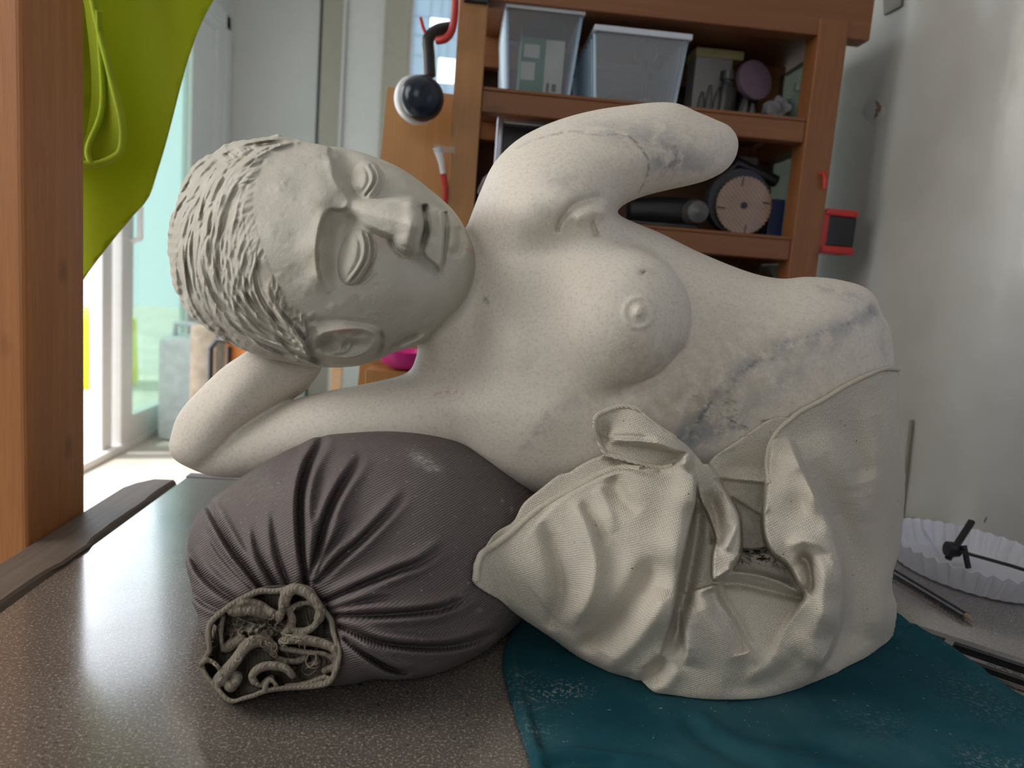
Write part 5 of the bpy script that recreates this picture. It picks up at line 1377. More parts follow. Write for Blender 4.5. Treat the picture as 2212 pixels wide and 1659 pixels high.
# ------------------------------------------------------------------ on and about the shelves
clear = glass_mat('clear_plastic', (0.90, 0.93, 0.97), 0.07)
rim_pl = glass_mat('highlight_rim_plastic', (0.80, 0.86, 0.93), 0.65)  # rim highlights put into a brighter, paler plastic
rib_pl = glass_mat('window_glow_rib_plastic', (0.66, 0.84, 0.97), 0.75)  # blue-white glow of window light painted into the rib colour
milky = glass_mat('milky_clear_plastic', (0.84, 0.87, 0.90), 0.15)
white_pl = plain('white_plastic', (0.75, 0.75, 0.78), 0.4)
def open_bin(name, x0, x1, z0, z1, y0, y1, mat, flare=0.008, label=''):
    r = empty(name, ((x0 + x1) / 2, (y0 + y1) / 2, z0))
    def ring(e, z): return [(x0 - e, y0 - e, z), (x1 + e, y0 - e, z), (x1 + e, y1 + e, z), (x0 - e, y1 + e, z)]
    m = MB(); L = [ring(-flare, z0), ring(0, z1), ring(-0.0012, z1), ring(-flare - 0.0012, z0 + 0.0012)]
    vs = sum(L, []); fs = [(3, 2, 1, 0), (12, 13, 14, 15)]
    for k in range(3):
        for i in range(4): fs.append((k * 4 + i, k * 4 + (i + 1) % 4, k * 4 + 4 + (i + 1) % 4, k * 4 + 4 + i))
    m.add(vs, fs); in_parent(m.build('tub', mat, bevel=0.0), r)
    m = MB(); t = 0.004
    for (p, q) in (((x0 - t, y0 - t), (x1 + t, y0)), ((x0 - t, y1), (x1 + t, y1 + t)), ((x0 - t, y0), (x0, y1)), ((x1, y0), (x1 + t, y1))): m.box((*p, z1 - 0.006), (*q, z1 + 0.001), 0.001)
    in_parent(m.build('rim', rim_pl, bevel=0), r); m = MB(); m2 = MB()
    for i in range(9):                                                 # ribs down the side walls
        yy = y0 + (y1 - y0) * (i + 0.5) / 7
        m.tube([(x0 + 0.0 - 0.001, yy, z1 - 0.004), (x0 + flare - 0.001, yy, z0 + 0.002)], 0.0022, 8); m2.tube([(x1 + 0.001, yy, z1 - 0.004), (x1 - flare + 0.001, yy, z0 + 0.002)], 0.0022, 8)
    in_parent(m.build('side_ribs', rib_pl, bevel=0), r); in_parent(m2.build('side_ribs', rib_pl, bevel=0), r)
    tag(r, label, 'bin'); return r
y = SY + 0.012
p0, p1 = on_y(1086, 182, y), on_y(1256, 45, y)
open_bin('storage_bin', p0[0], p1[0], Z1 + 0.0005, p1[2] + 0.012, y, BY - 0.02, clear, label='clear plastic bin on the top shelf with a green and white carton inside')
q0, q1 = on_y(1278, 200, y), on_y(1490, 92, y)
open_bin('storage_bin', q0[0], q1[0] - 0.002, Z1 + 0.0005, q1[2] + 0.008, y, BY - 0.02, milky, label='ribbed cloudy plastic bin with loose bits, next to the green carton')
def carton(name, lo, hi, base, label, cat, prints=(), bev=0.001):
    r = empty(name, ((lo[0] + hi[0]) / 2, (lo[1] + hi[1]) / 2, lo[2]))
    in_parent(MB().box(lo, hi).build('body', base, bevel=bev), r)
    for nm, u0, u1, v0, v1, mt in prints:
        X = lambda u: lo[0] + (hi[0] - lo[0]) * u
        Z = lambda v: lo[2] + (hi[2] - lo[2]) * v
        in_parent(MB().box((X(u0), lo[1] - 0.0006, Z(v0)), (X(u1), lo[1], Z(v1))).build(nm, mt), r)
    return tag(r, label, cat)
cream = plain('cream_card', (0.55, 0.52, 0.42), 0.7); green = plain('green_print', (0.02, 0.16, 0.08), 0.5); dark = plain('dark_grey_metal', (0.035, 0.035, 0.04), 0.4, 0.3)
yb = SY + 0.045
c0, c1 = on_y(1122, 165, yb), on_y(1222, 88, yb)
carton('carton', (c0[0], yb, Z1 + 0.003), (c1[0], yb + 0.05, c1[2]), green, 'green and cream carton inside the clear bin', 'box',
       (('label_panel', 0.56, 0.99, 0.02, 0.98, cream), ('print_patch', 0.06, 0.42, 0.66, 0.88, cream), ('print_patch', 0.02, 0.34, 0.28, 0.58, cream), ('print_mark', 0.63, 0.70, 0.10, 0.26, dark), ('print_mark', 0.76, 0.86, 0.12, 0.25, dark)))
d0, d1 = on_y(1126, 95, yb + 0.055), on_y(1215, 62, yb + 0.055)
carton('tool_case', (d0[0], yb + 0.055, Z1 + 0.003), (d1[0], yb + 0.085, d1[2]), dark, 'dark grey case behind the green carton in the clear bin', 'case')
rnd = random.Random(12)
for k, (px, py, dx, dz, colr) in enumerate([(1330, 195, 0.014, 0.020, dark), (1372, 192, 0.030, 0.004, dark), (1400, 178, 0.012, 0.012, plain('dull_pink', (0.35, 0.22, 0.22), 0.6)), (1430, 190, 0.022, 0.006, dark)]):
    p = on_y(px, py, y + 0.02)
    o = MB().tube([(p[0] - dx, y + 0.03 + 0.01 * k, Z1 + 0.006), (p[0], y + 0.032 + 0.01 * k, Z1 + 0.009 + dz * 0.4), (p[0] + dx, y + 0.034 + 0.01 * k, Z1 + 0.006 + dz)], [0.003, 0.0045, 0.003], 8).build('tool_bit', colr, smooth=True)
    tag(o, ['short dark bit lying leftmost in the cloudy bin', 'long dark rod lying across the cloudy bin', 'dull pink piece among dark bits in the cloudy bin', 'dark bit lying at the right end of the cloudy bin'][k], 'tool', 'loose bits in the cloudy bin')
kn = on_y(1400, 108, y + 0.05)
tag(MB().lathe([(0, 0), (0.012, 0.002), (0.016, 0.012), (0.012, 0.022), (0.0, 0.025)], 20, Matrix.Translation((kn[0], y + 0.06, kn[2] - 0.014))).tube([(kn[0], y + 0.06, Z1 + 0.002), (kn[0], y + 0.06, kn[2] - 0.01)], 0.005, 8).build('knob_handle', black_pl, smooth=True), 'black knob standing up out of the cloudy plastic bin', 'knob')
# right end of the top shelf
yr = SY + 0.06
e0, e1 = on_y(1500, 165, yr + 0.05), on_y(1608, 112, yr + 0.05)
yellow_lid = plain('pale_yellow_lid', (0.50, 0.44, 0.20), 0.5); off_white = plain('off_white_card', (0.40, 0.37, 0.35), 0.6)
r = empty('lidded_box', ((e0[0] + e1[0]) / 2, yr + 0.06, Z1))
in_parent(MB().box((e0[0], yr + 0.05, Z1 + 0.0005), (e1[0] - 0.015, yr + 0.09, e1[2] - 0.012), 0.001).build('body', off_white), r); in_parent(MB().box((e0[0] - 0.002, yr + 0.048, e1[2] - 0.012), (e1[0], yr + 0.092, e1[2]), 0.002).build('lid', yellow_lid), r)
tag(r, 'off-white box with a pale yellow lid behind the tools on the top shelf', 'box')
f0 = on_y(1575, 232, yr); f1 = on_y(1597, 128, yr)
tag(MB().lathe([(0, 0), (0.013, 0), (0.014, 0.004), (0.014, 0.042), (0.008, 0.050), (0.008, 0.056), (0.0105, 0.057), (0.0105, 0.068), (0, 0.069)], 20, Matrix.Translation((f0[0], yr + 0.02, Z1 + 0.0005))).build('dark_bottle', plain('smoky_bottle', (0.05, 0.05, 0.05), 0.3), smooth=True), 'smoky dark bottle with black cap in front of the lidded box', 'bottle')
purple = plain('mauve_foam', (0.17, 0.11, 0.15), 0.7)
g0 = on_y(1638, 168, yr)
mm_ = Matrix.Translation((g0[0], yr + 0.012, g0[2])) @ Matrix.Rotation(math.radians(80), 4, 'X') @ Matrix.Rotation(0.3, 4, 'Y')
r = empty('sanding_disc', (g0[0], yr + 0.02, Z1))
in_parent(MB().lathe([(0, 0.004), (0.020, 0.004), (0.0265, 0.002), (0.0275, -0.004), (0.024, -0.009), (0, -0.010)], 32, mm_).build('pad', purple, smooth=True), r)
in_parent(MB().tube([(g0[0] - 0.004, yr + 0.022, g0[2] - 0.014), (g0[0] - 0.018, yr + 0.024, Z1 + 0.002)], [0.006, 0.004], 10).build('shank', dark, smooth=True), r)
tag(r, 'round mauve sanding pad standing near the right end of the top shelf', 'sanding pad')
grey_m = plain('dull_grey_steel', (0.10, 0.10, 0.10), 0.45, 0.4)
for k, px in enumerate((1512, 1528, 1545, 1560, 1608, 1624)):
    h = [0.030, 0.040, 0.034, 0.042, 0.026, 0.022][k]; p = on_y(px, 225, yr - 0.02)
    o = MB().tube([(p[0], yr - 0.02, Z1 + 0.0005), (p[0] + 0.002, yr - 0.018, Z1 + h * .6), (p[0] + 0.004, yr - 0.012, Z1 + h)], [0.0045, 0.0045, 0.0025], 10).build('steel_bit', grey_m, smooth=True)
    tag(o, 'dull grey steel bit standing in the row at the right of the top shelf', 'tool', 'grey steel bits on the top shelf')
gr = on_y(1680, 205, yr)
bm = bmesh.new(); bmesh.ops.create_icosphere(bm, subdivisions=4, radius=0.017)
from mathutils import noise as mnoise
for v in bm.verts: v.co *= 1 + 0.5 * mnoise.noise(v.co * 110); v.co.z *= 0.9; v.co += Vector((gr[0], yr - 0.005, Z1 + 0.016))
zm = min(v.co.z for v in bm.verts)
for v in bm.verts: v.co.z += Z1 + 0.0005 - zm
m = MB(); m._bm(bm); tag(m.build('crumpled_rag', plain('grey_rag', (0.16, 0.16, 0.17), 0.9), smooth=True), 'crumpled grey rag beside the mauve sanding pad', 'rag')
glass_b = glass_mat('greenish_jar_glass', (0.60, 0.72, 0.64), 0.18)
def jar(px, py, yy, h, rad, z, label):
    p = on_y(px, py, yy); r = empty('glass_jar', (p[0], yy, z))
    in_parent(MB().lathe([(0, 0.0005), (rad, 0.0005), (rad, h * 0.75), (rad * 0.6, h * 0.86), (rad * 0.6, h), (rad * 0.5, h), (rad * 0.5, h * 0.85), (rad * 0.88, h * 0.73), (rad * 0.88, 0.003), (0, 0.003)], 20, Matrix.Translation((p[0], yy, z))).build('glass', glass_b, smooth=True), r)
    in_parent(MB().lathe([(0, h + 0.006), (rad * 0.66, h + 0.006), (rad * 0.66, h * 0.92), (rad * 0.62, h * 0.92)], 20, Matrix.Translation((p[0], yy, z))).build('cap', plain('grey_green_cap', (0.16, 0.19, 0.16), 0.4), smooth=True), r)
    return tag(r, label, 'jar')
jar(1722, 235, SY + 0.06, 0.052, 0.011, Z1, 'small glass jar at the right end of the top shelf, in front')
jar(1752, 235, SY + 0.10, 0.066, 0.011, Z1, 'taller glass jar at the right end of the top shelf, behind the small one')
# middle shelf
fr0, fr1 = on_y(1062, 440, SY + 0.06), on_y(1190, 262, SY + 0.06)
r = empty('display_case', ((fr0[0] + fr1[0]) / 2, SY + 0.07, Z2))
silver = plain('brushed_silver', (0.45, 0.46, 0.50), 0.3, 0.7)
in_parent(MB().box((fr0[0], SY + 0.06, Z2 + 0.0005), (fr0[0] + 0.008, SY + 0.09, fr1[2]), 0.002).box((fr0[0] + 0.12, SY + 0.06, Z2 + 0.0005), (fr0[0] + 0.128, SY + 0.09, fr1[2]), 0.002).box((fr0[0] + 0.008, SY + 0.06, fr1[2] - 0.008), (fr0[0] + 0.12, SY + 0.09, fr1[2]), 0.002).box((fr0[0] + 0.008, SY + 0.06, Z2 + 0.0005), (fr0[0] + 0.12, SY + 0.09, Z2 + 0.008), 0.002).build('frame', silver), r)
in_parent(MB().box((fr0[0] + 0.008, SY + 0.072, Z2 + 0.008), (fr0[0] + 0.12, SY + 0.086, fr1[2] - 0.008)).build('panel', plain('black_panel', (0.02, 0.02, 0.022), 0.25)), r)
tag(r, 'black panelled case with silver rim at the left of the middle shelf', 'case')
pk = on_y(1054, 400, SY + 0.03)
bm = bmesh.new(); bmesh.ops.create_icosphere(bm, subdivisions=4, radius=0.022)
for v in bm.verts: v.co *= 1 + 0.45 * mnoise.noise(v.co * 80 + Vector((3, 1, 2))); v.co.z *= 1.15; v.co += Vector((pk[0] + 0.014, SY + 0.045, 0))
zm = min(v.co.z for v in bm.verts)
for v in bm.verts: v.co.z += Z2 + 0.0005 - zm
m = MB(); m._bm(bm); tag(m.build('crumpled_cloth', plain('pale_pink_cloth', (0.50, 0.38, 0.42), 0.9), smooth=True), 'pale pink crumpled cloth beside the left post on the middle shelf', 'cloth')
bl = on_y(1607, 436, SY + 0.045)
r = empty('saw_blade', (bl[0], SY + 0.05, Z2))
RB_ = 62 * 1.0 / 1600
Mx = Matrix.Translation((bl[0], SY + 0.045, Z2 + RB_ + 0.001)) @ Matrix.Rotation(math.radians(90), 4, 'X')
poly = []
for k in range(40):
    a0 = 2 * math.pi * k / 40; poly += [(RB_ * math.cos(a0), RB_ * math.sin(a0)), (RB_ * 0.955 * math.cos(a0 + 0.06), RB_ * 0.955 * math.sin(a0 + 0.06))]
steel = NT('worn_blade_steel', (0.35, 0.26, 0.19), 0.42, 0.55); _v = steel.coord()
_w = steel.n('TexWave', wave_type='BANDS', bands_direction='DIAGONAL'); steel.link(_v, _w.inputs['Vector']); _w.inputs['Scale'].default_value = 95; _w.inputs['Distortion'].default_value = 2
steel.color(steel.mix(steel.noise(_v, 35, 4), steel.ramp(_w.outputs['Fac'], [(0.2, (0.36, 0.25, 0.18)), (0.8, (0.46, 0.34, 0.26))]), (0.22, 0.15, 0.11)))
in_parent(MB().prism(poly, 0.0016, Mx).build('disc', steel.m), r)
in_parent(MB().lathe([(0.0045, 0.0016), (0.0045, 0.0030), (0, 0.0030)], 20, Mx).build('arbor_hole', black_pl), r)
for k in range(4):
    a0 = k * math.pi / 2 + 0.12
    in_parent(MB().tube([(Mx @ Vector((RB_ * s * math.cos(a0 + (1 - s) * .3), RB_ * s * math.sin(a0 + (1 - s) * .3), 0.0018)))[:] for s in (0.95, 0.8, 0.66)], 0.0009, 6).build('slot', black_pl), r)
tag(r, 'round worn steel saw blade standing on the middle shelf', 'saw blade')
r = empty('blade_guard', (bl[0], SY + 0.06, Z2))
Mg = Matrix.Translation((bl[0] - 0.004, SY + 0.050, Z2 + RB_ * 1.14 + 0.0006)) @ Matrix.Rotation(math.radians(-90), 4, 'X')
in_parent(MB().lathe([(0, 0.0), (RB_ * 1.12, 0.0), (RB_ * 1.14, 0.004), (RB_ * 1.14, 0.018), (0, 0.02)], 40, Mg).build('housing', dark, smooth=True), r)
in_parent(MB().tube([(bl[0] - 0.035, SY + 0.062, Z2 + 0.07), (bl[0] - 0.01, SY + 0.064, Z2 + 0.098), (bl[0] + 0.05, SY + 0.066, Z2 + 0.078)], 0.008, 10).build('handle', black_pl, smooth=True), r)
tag(r, 'dark round guard of a power saw behind the steel blade', 'power tool')
gd = on_y(1450, 440, SY + 0.05)
r = empty('angle_grinder', (gd[0], SY + 0.06, Z2))
in_parent(MB().tube([(gd[0] - 0.055, SY + 0.06, Z2 + 0.022), (gd[0] - 0.02, SY + 0.06, Z2 + 0.024), (gd[0] + 0.02, SY + 0.06, Z2 + 0.024), (gd[0] + 0.04, SY + 0.06, Z2 + 0.024)], [0.016, 0.019, 0.022, 0.018], 16).build('body', black_pl, smooth=True), r)
in_parent(MB().lathe([(0, 0), (0.016, 0), (0.018, 0.01), (0.014, 0.026), (0, 0.03)], 20, Matrix.Translation((gd[0] + 0.03, SY + 0.05, Z2 + 0.024)) @ Matrix.Rotation(math.radians(90), 4, 'X')).build('gear_head', grey_m, smooth=True), r)
in_parent(MB().tube([(gd[0] - 0.055, SY + 0.06, Z2 + 0.022), (gd[0] - 0.06, SY + 0.05, Z2 + 0.006), (gd[0] - 0.03, SY + 0.03, Z2 + 0.004), (gd[0] + 0.03, SY + 0.028, Z2 + 0.004)], 0.003, 8).build('cable', black_pl, smooth=True), r)
tag(r, 'black hand-held power tool lying on the middle shelf left of the saw blade', 'power tool')
bb0, bb1 = on_y(1660, 480, SY + 0.05), on_y(1698, 432, SY + 0.05)
carton('blue_box', (bb0[0], SY + 0.05, Z2 + 0.0005), (bb1[0], SY + 0.08, bb1[2]), plain('navy_card', (0.01, 0.02, 0.07), 0.5), 'small navy blue box to the right of the saw blade', 'box')
jar(1712, 470, SY + 0.10, 0.085, 0.010, Z2, 'tall thin glass jar at the right end of the middle shelf')
wc = on_y(1620, 352, SY + 0.12)
carton('white_card_box', (wc[0] - 0.015, SY + 0.12, Z2 + 0.0005), (wc[0] + 0.012, SY + 0.15, wc[2] + 0.008), plain('grey_white_card', (0.28, 0.28, 0.26), 0.7), 'grey-white card box standing behind the saw blade guard', 'box')
lb = on_y(1535, 575, SY + 0.05)
for k, (px, w_, mt, lab) in enumerate(((1510, 0.014, plain('pale_grey_box', (0.26, 0.27, 0.27), 0.6), 'pale grey box below the middle shelf, nearest the carving'), (1560, 0.018, plain('mid_grey_box', (0.17, 0.18, 0.17), 0.6), 'mid grey box below the middle shelf, next to the brown one'), (1640, 0.024, back_wood, 'dark brown wooden box below the middle shelf'), (1682, 0.008, plain('dull_white_bottle', (0.30, 0.31, 0.30), 0.5), 'slim dull white box under the right end of the middle shelf'))):
    p = on_y(px, 560, SY + 0.08)
    carton('box', (p[0] - w_, SY + 0.08, 0.1005), (p[0] + w_, SY + 0.12, Z2 - 0.034 - 0.006 * (k % 3)), mt, lab, 'box')

# ------------------------------------------------------------------ hanging on the left post and board
em = on_y(913, 212, 0.93)
r = empty('ear_defender', (em[0], 0.94, em[2]))
navy = plain('navy_blue_shell', (0.006, 0.016, 0.035), 0.25)
Me = Matrix.Translation(tuple(em)) @ Matrix.Rotation(math.radians(90), 4, 'X') @ Matrix.Rotation(0.55, 4, 'Y')
RE = 47 * 0.93 / 1600
in_parent(MB().lathe([(0, 0.020), (RE * 0.45, 0.019), (RE * 0.8, 0.013), (RE * 0.95, 0.004), (RE * 0.98, -0.004), (RE * 0.9, -0.010), (0, -0.012)], 36, Me).build('cup', navy, smooth=True), r)
in_parent(MB().lathe([(RE * 0.93, -0.008), (RE * 1.03, -0.010), (RE * 1.05, -0.018), (RE * 0.95, -0.024), (0, -0.025)], 36, Me).build('cushion', white_pl, smooth=True), r)
bp = [on_y(928, 165, 0.945), on_y(926, 120, 0.948), on_y(925, 85, 0.95), on_y(945, 66, 0.955), on_y(978, 60, 0.96)]
in_parent(MB().tube([tuple(q) for q in spline(bp, 6)], 0.0075, 8).build('band', black_pl, smooth=True), r)
tag(r, 'round navy ear defender with white rim hanging left of the shelf post', 'ear defender')
rh = [on_y(984, -20, 0.94), on_y(982, 30, 0.94), on_y(976, 66, 0.94), on_y(962, 84, 0.94), on_y(944, 88, 0.945)]
r = MB().tube([tuple(q) for q in spline(rh, 6)], 0.0046, 10).build('red_hook', red_pl, smooth=True); tag(r, 'bent red plastic hook at the top of the left shelf post', 'hook')
rt = [on_y(908, 38, 0.95), on_y(914, 60, 0.95), on_y(921, 76, 0.95)]
tag(MB().tube([tuple(q) for q in rt], 0.0022, 8).build('red_cable_end', red_pl, smooth=True), 'thin red cable end sticking up from the ear defender band', 'cable')
sc = [on_y(944, 318, 0.94), on_y(952, 345, 0.942), on_y(957, 375, 0.944)]; sd = [on_y(957, 375, 0.944), on_y(962, 405, 0.946), on_y(960, 440, 0.948)]
r = empty('plastic_scraper', tuple(sc[2]))
in_parent(MB().tube([tuple(q) for q in spline(sc, 5)], [0.0055, 0.0052, 0.005, 0.0048, 0.0046, 0.0042, 0.0038, 0.0036, 0.0034, 0.0034, 0.0034][:len(spline(sc, 5))], 8).build('blade', white_pl, smooth=True), r); in_parent(MB().tube([tuple(q) for q in spline(sd, 5)], 0.0036, 8).build('handle', red_pl, smooth=True), r)
in_parent(MB().box((sc[0][0] - 0.004, 0.936, sc[0][2] - 0.006), (sc[0][0] + 0.022, 0.938, sc[0][2] + 0.002), 0.0005).build('sheet', clear), r)
tag(r, 'white and red plastic scraper hanging beside the left shelf post', 'scraper')
# magenta bowl hanging against the plywood
bw = on_y(872, 757, 0.955)
pink = NT('magenta_plastic', (0.72, 0.02, 0.30), 0.35)
RBW = 62 * 0.955 / 1600
m = MB().lathe([(RBW * 0.05, -RBW * 0.68), (RBW * 0.4, -RBW * 0.63), (RBW * 0.72, -RBW * 0.45), (RBW * 0.93, -RBW * 0.18), (RBW, 0.0), (RBW * 0.97, 0.0), (RBW * 0.89, -RBW * 0.17), (RBW * 0.68, -RBW * 0.42), (RBW * 0.38, -RBW * 0.58), (0, -RBW * 0.62)], 36, Matrix.Translation((bw[0], 0.957, bw[2])))
m.lathe([(0, -RBW * 0.685), (RBW * 0.05, -RBW * 0.68)], 36, Matrix.Translation((bw[0], 0.957, bw[2])))
tag(m.build('mixing_bowl', pink.m, smooth=True), 'magenta plastic bowl against the plywood, seen between the chin and the bent arm', 'bowl')
tag(MB().box((bw[0] - 0.045, 0.94, bw[2] - RBW * 0.70 - 0.02), (bw[0] + 0.06, 0.9945, bw[2] - RBW * 0.69), 0.001).build('plywood_ledge', ply), 'narrow plywood ledge under the magenta bowl', 'ledge')
# things far behind on the floor, seen past the head and arm
def onfloor(px, Y): p = on_y(px, 800, Y); return p[0]
jc = onfloor(402, 3.2); zt = on_y(402, 700, 3.2)[2]
r = empty('water_canister', (jc, 3.2, FLOOR))
pale = plain('pale_grey_plastic', (0.55, 0.60, 0.62), 0.5)
in_parent(MB().box((jc - 0.09, 3.12, FLOOR), (jc + 0.085, 3.32, zt - 0.05), 0.03).build('body', pale, smooth=True), r); in_parent(MB().tube([(jc - 0.05, 3.2, zt - 0.06), (jc - 0.045, 3.2, zt), (jc + 0.045, 3.2, zt), (jc + 0.05, 3.2, zt - 0.06)], 0.014, 10).build('handle', pale, smooth=True), r)
tag(r, 'pale grey plastic canister on the floor beyond the bent elbow', 'canister')
sx = onfloor(447, 3.0); zs = on_y(447, 700, 3.0)[2]
tag(MB().box((sx - 0.055, 2.95, FLOOR), (sx + 0.05, 3.08, zs), 0.02).build('paper_sack', plain('tan_paper', (0.42, 0.36, 0.29), 0.9, var=0.2), smooth=True), 'tan paper sack standing on the floor beside the pale canister', 'sack')
ox = onfloor(505, 2.6); zo = on_y(505, 742, 2.6)[2]
r = empty('tool_trolley', (ox, 2.65, FLOOR)); orange = plain('orange_paint', (0.62, 0.20, 0.04), 0.5)
in_parent(MB().box((ox - 0.03, 2.6, FLOOR), (ox + 0.13, 2.72, zo), 0.004).build('body', orange), r)
in_parent(MB().tube([(ox - 0.075, 2.59, zo - 0.35), (ox - 0.075, 2.59, zo - 0.02), (ox - 0.055, 2.59, zo + 0.01), (ox - 0.0, 2.59, zo + 0.01)], 0.010, 8).build('handle', black_pl, smooth=True), r); in_parent(MB().tube([(ox - 0.015, 2.59, zo - 0.35), (ox - 0.015, 2.59, zo - 0.01)], 0.008, 8).build('upright', black_pl, smooth=True), r)
tag(r, 'orange trolley with black handle on the floor seen under the head', 'trolley')
pb_ = onfloor(726, 2.2)
tag(MB().box((pb_ - 0.016, 2.2, FLOOR), (pb_ + 0.016, 2.23, 0.05), 0.002).build('pine_batten', plain('peach_pine', (0.70, 0.46, 0.27), 0.6)), 'pale peach pine batten standing behind the arm, left of the plywood', 'batten')

# ------------------------------------------------------------------ things on the right hand wall
tp = on_x(1800, 500, 0.535)
r = empty('tape_holder', tuple(tp))
def wallbox(px0, px1, py0, py1, Y0, Y1, x0, x1):
    a = on_y(px0, py0, (Y0 + Y1) / 2); b = on_y(px1, py1, (Y0 + Y1) / 2); return a, b
yw = 0.965
a, b = on_y(1770, 452, yw), on_y(1834, 552, yw)
in_parent(MB().box((RX1 + 0.0003, yw - 0.010, b[2]), (a[0] + 0.011, yw + 0.028, a[2]), 0.003).build('back_plate', red_pl), r)
in_parent(MB().box((a[0] + 0.004, yw - 0.012, a[2] - 0.008), (b[0], yw + 0.022, a[2] + 0.001), 0.003).build('top_flange', red_pl), r); in_parent(MB().box((a[0] + 0.004, yw - 0.012, b[2]), (b[0], yw + 0.022, b[2] + 0.010), 0.003).build('bottom_flange', red_pl), r)
in_parent(MB().box((a[0] + 0.010, yw - 0.010, b[2] + 0.010), (b[0] - 0.001, yw + 0.020, a[2] - 0.008), 0.002).build('core', black_pl), r)
tag(r, 'red and black holder fixed to the side of the right shelf post', 'holder')
a = on_y(1778, 372, SY - 0.004); b = on_y(1783, 408, SY - 0.004)
tag(MB().tube([tuple(on_y(1770, 376, SY - 0.003)), tuple(on_y(1779, 372, SY - 0.006)), tuple(on_y(1783, 388, SY - 0.007)), tuple(on_y(1781, 408, SY - 0.006))], [0.0015, 0.003, 0.0035, 0.003], 8).build('red_peg', red_pl, smooth=True), 'small red peg on the front of the right shelf post', 'peg')
a = on_y(1930, 12, 0.84)
def on_wall(px, py):
    """point of the right wall seen at a pixel"""
    r = ray(px, py); best = None
    for (x0, y0), (x1, y1) in zip(WL[:-1], WL[1:]):
        M2 = np.array([[r[0], -(x1 - x0)], [r[1], -(y1 - y0)]])
        if abs(np.linalg.det(M2)) < 1e-9: continue
        t, u = np.linalg.solve(M2, np.array([x0, y0]))
        if t > 0 and -1e-6 <= u <= 1 + 1e-6 and (best is None or t < best): best = t
    return CAM_C + r * best
P4 = [on_wall(1912, -20), on_wall(1955, -20), on_wall(1951, 14), on_wall(1914, 34)]
n_ = nz(np.cross(P4[1] - P4[0], P4[3] - P4[0])); n_ = n_ if n_[0] < 0 else -n_
m = MB().add([tuple(p + n_ * 0.004) for p in P4] + [tuple(p + n_ * 0.0004) for p in P4], [(0, 1, 2, 3), (7, 6, 5, 4)] + [(i, 4 + i, 4 + (i + 1) % 4, (i + 1) % 4) for i in range(4)])
tag(m.build('metal_bracket', plain('grey_brown_metal', (0.16, 0.14, 0.11), 0.5, 0.3), bevel=0.001), 'grey-brown metal bracket high on the wall to the right of the shelf', 'bracket')
def wall_patch(name, c, pts, mat, lift=0.0008):
    W = [on_wall(c[0] + dx, c[1] + dy) for dx, dy in pts]; n_ = nz(np.cross(W[1] - W[0], W[-1] - W[0])); n_ = n_ if n_[0] < 0 else -n_
    k = len(W); cen = sum(W) / k
    m = MB().add([tuple(p + n_ * 0.0003) for p in W] + [tuple(cen + (p - cen) * 0.75 + n_ * lift) for p in W], [tuple(range(k, 2 * k))] + [(i, (i + 1) % k, k + (i + 1) % k, k + i) for i in range(k)])
    o = m.build(name, mat, smooth=False); o.parent = wr; return o
wall_patch('filler_patch', (1888, 236), [(24 * math.cos(t) * (1 + .15 * math.sin(3 * t)), 27 * math.sin(t) * (1 + .1 * math.sin(5 * t))) for t in np.linspace(0, 2 * math.pi, 19)[:-1]], plain('pale_filler', (0.45, 0.445, 0.42), 0.7), 0.0005)
wall_patch('plaster_chip', (1896, 236), [(-4, -22), (3, -16), (10, -6), (8, 4), (2, 8), (0, 16), (-8, 24), (-6, 14), (-2, 6), (-5, 2), (1, -4), (-3, -12)], plain('brown_chip', (0.22, 0.14, 0.09), 0.9), 0.0010)
wall_patch('scuff_mark', (2128, 1122), [(-3, 4), (2, -6), (5, -4), (-1, 7)], plain('dark_scuff', (0.12, 0.12, 0.11), 0.9), 0.0006)

# ------------------------------------------------------------------ right end of the table
paper = NT('white_waxed_paper', (0.80, 0.80, 0.84), 0.55)
_t = paper.t; _tr = paper.n('BsdfTranslucent'); _tr.inputs[0].default_value = (0.75, 0.75, 0.82, 1); _ms = paper.n('MixShader'); _ms.inputs[0].default_value = 0.3
paper.link(paper.b.outputs[0], _ms.inputs[1]); paper.link(_tr.outputs[0], _ms.inputs[2]); paper.link(_ms.outputs[0], _t.nodes['Material Output'].inputs[0])
def fluted_tray():
    front = on_z(2190, 1324, 0.001); left = on_z(1952, 1235, 0.001)
    cx, cy = 0.489, 0.627                                              # centre of the oval on the table
    ax, ay = 0.067, 0.084
    ang = 0.12
    n = 168; vs = []; fs = []
    prof = [(0.80, 0.0012, 0), (0.84, 0.0016, 0.2), (0.89, 0.008, 0.8), (0.95, 0.016, 1.0), (1.0, 0.024, 1.0)]
    for (k, z, fl) in prof:
        for j in range(n):
            th = 2 * math.pi * j / n
            f = 1 + 0.020 * fl * (1 if (j // 2) % 2 else -1) * (1 if j % 2 else 0.7)
            x, y = ax * k * f * math.cos(th), ay * k * f * math.sin(th)
            vs.append((cx + x * math.cos(ang) - y * math.sin(ang), cy + x * math.sin(ang) + y * math.cos(ang), z + (0.0012 * fl * math.sin(j * 1.57))))
    for i in range(len(prof) - 1):
        for j in range(n): fs.append((i * n + j, i * n + (j + 1) % n, (i + 1) * n + (j + 1) % n, (i + 1) * n + j))
    c = len(vs); vs.append((cx, cy, 0.0011))
    for j in range(n): fs.append((c, (j + 1) % n, j))
    o = mesh_obj('paper_tray', vs, fs, paper.m, None, False)
    s = o.modifiers.new('thickness', 'SOLIDIFY'); s.thickness = 0.0004; s.offset = 1
    return tag(o, 'white fluted oval paper tray at the right end of the table', 'paper tray')
tray = fluted_tray()
iron = plain('blackened_iron', (0.016, 0.015, 0.017), 0.45, 0.4)
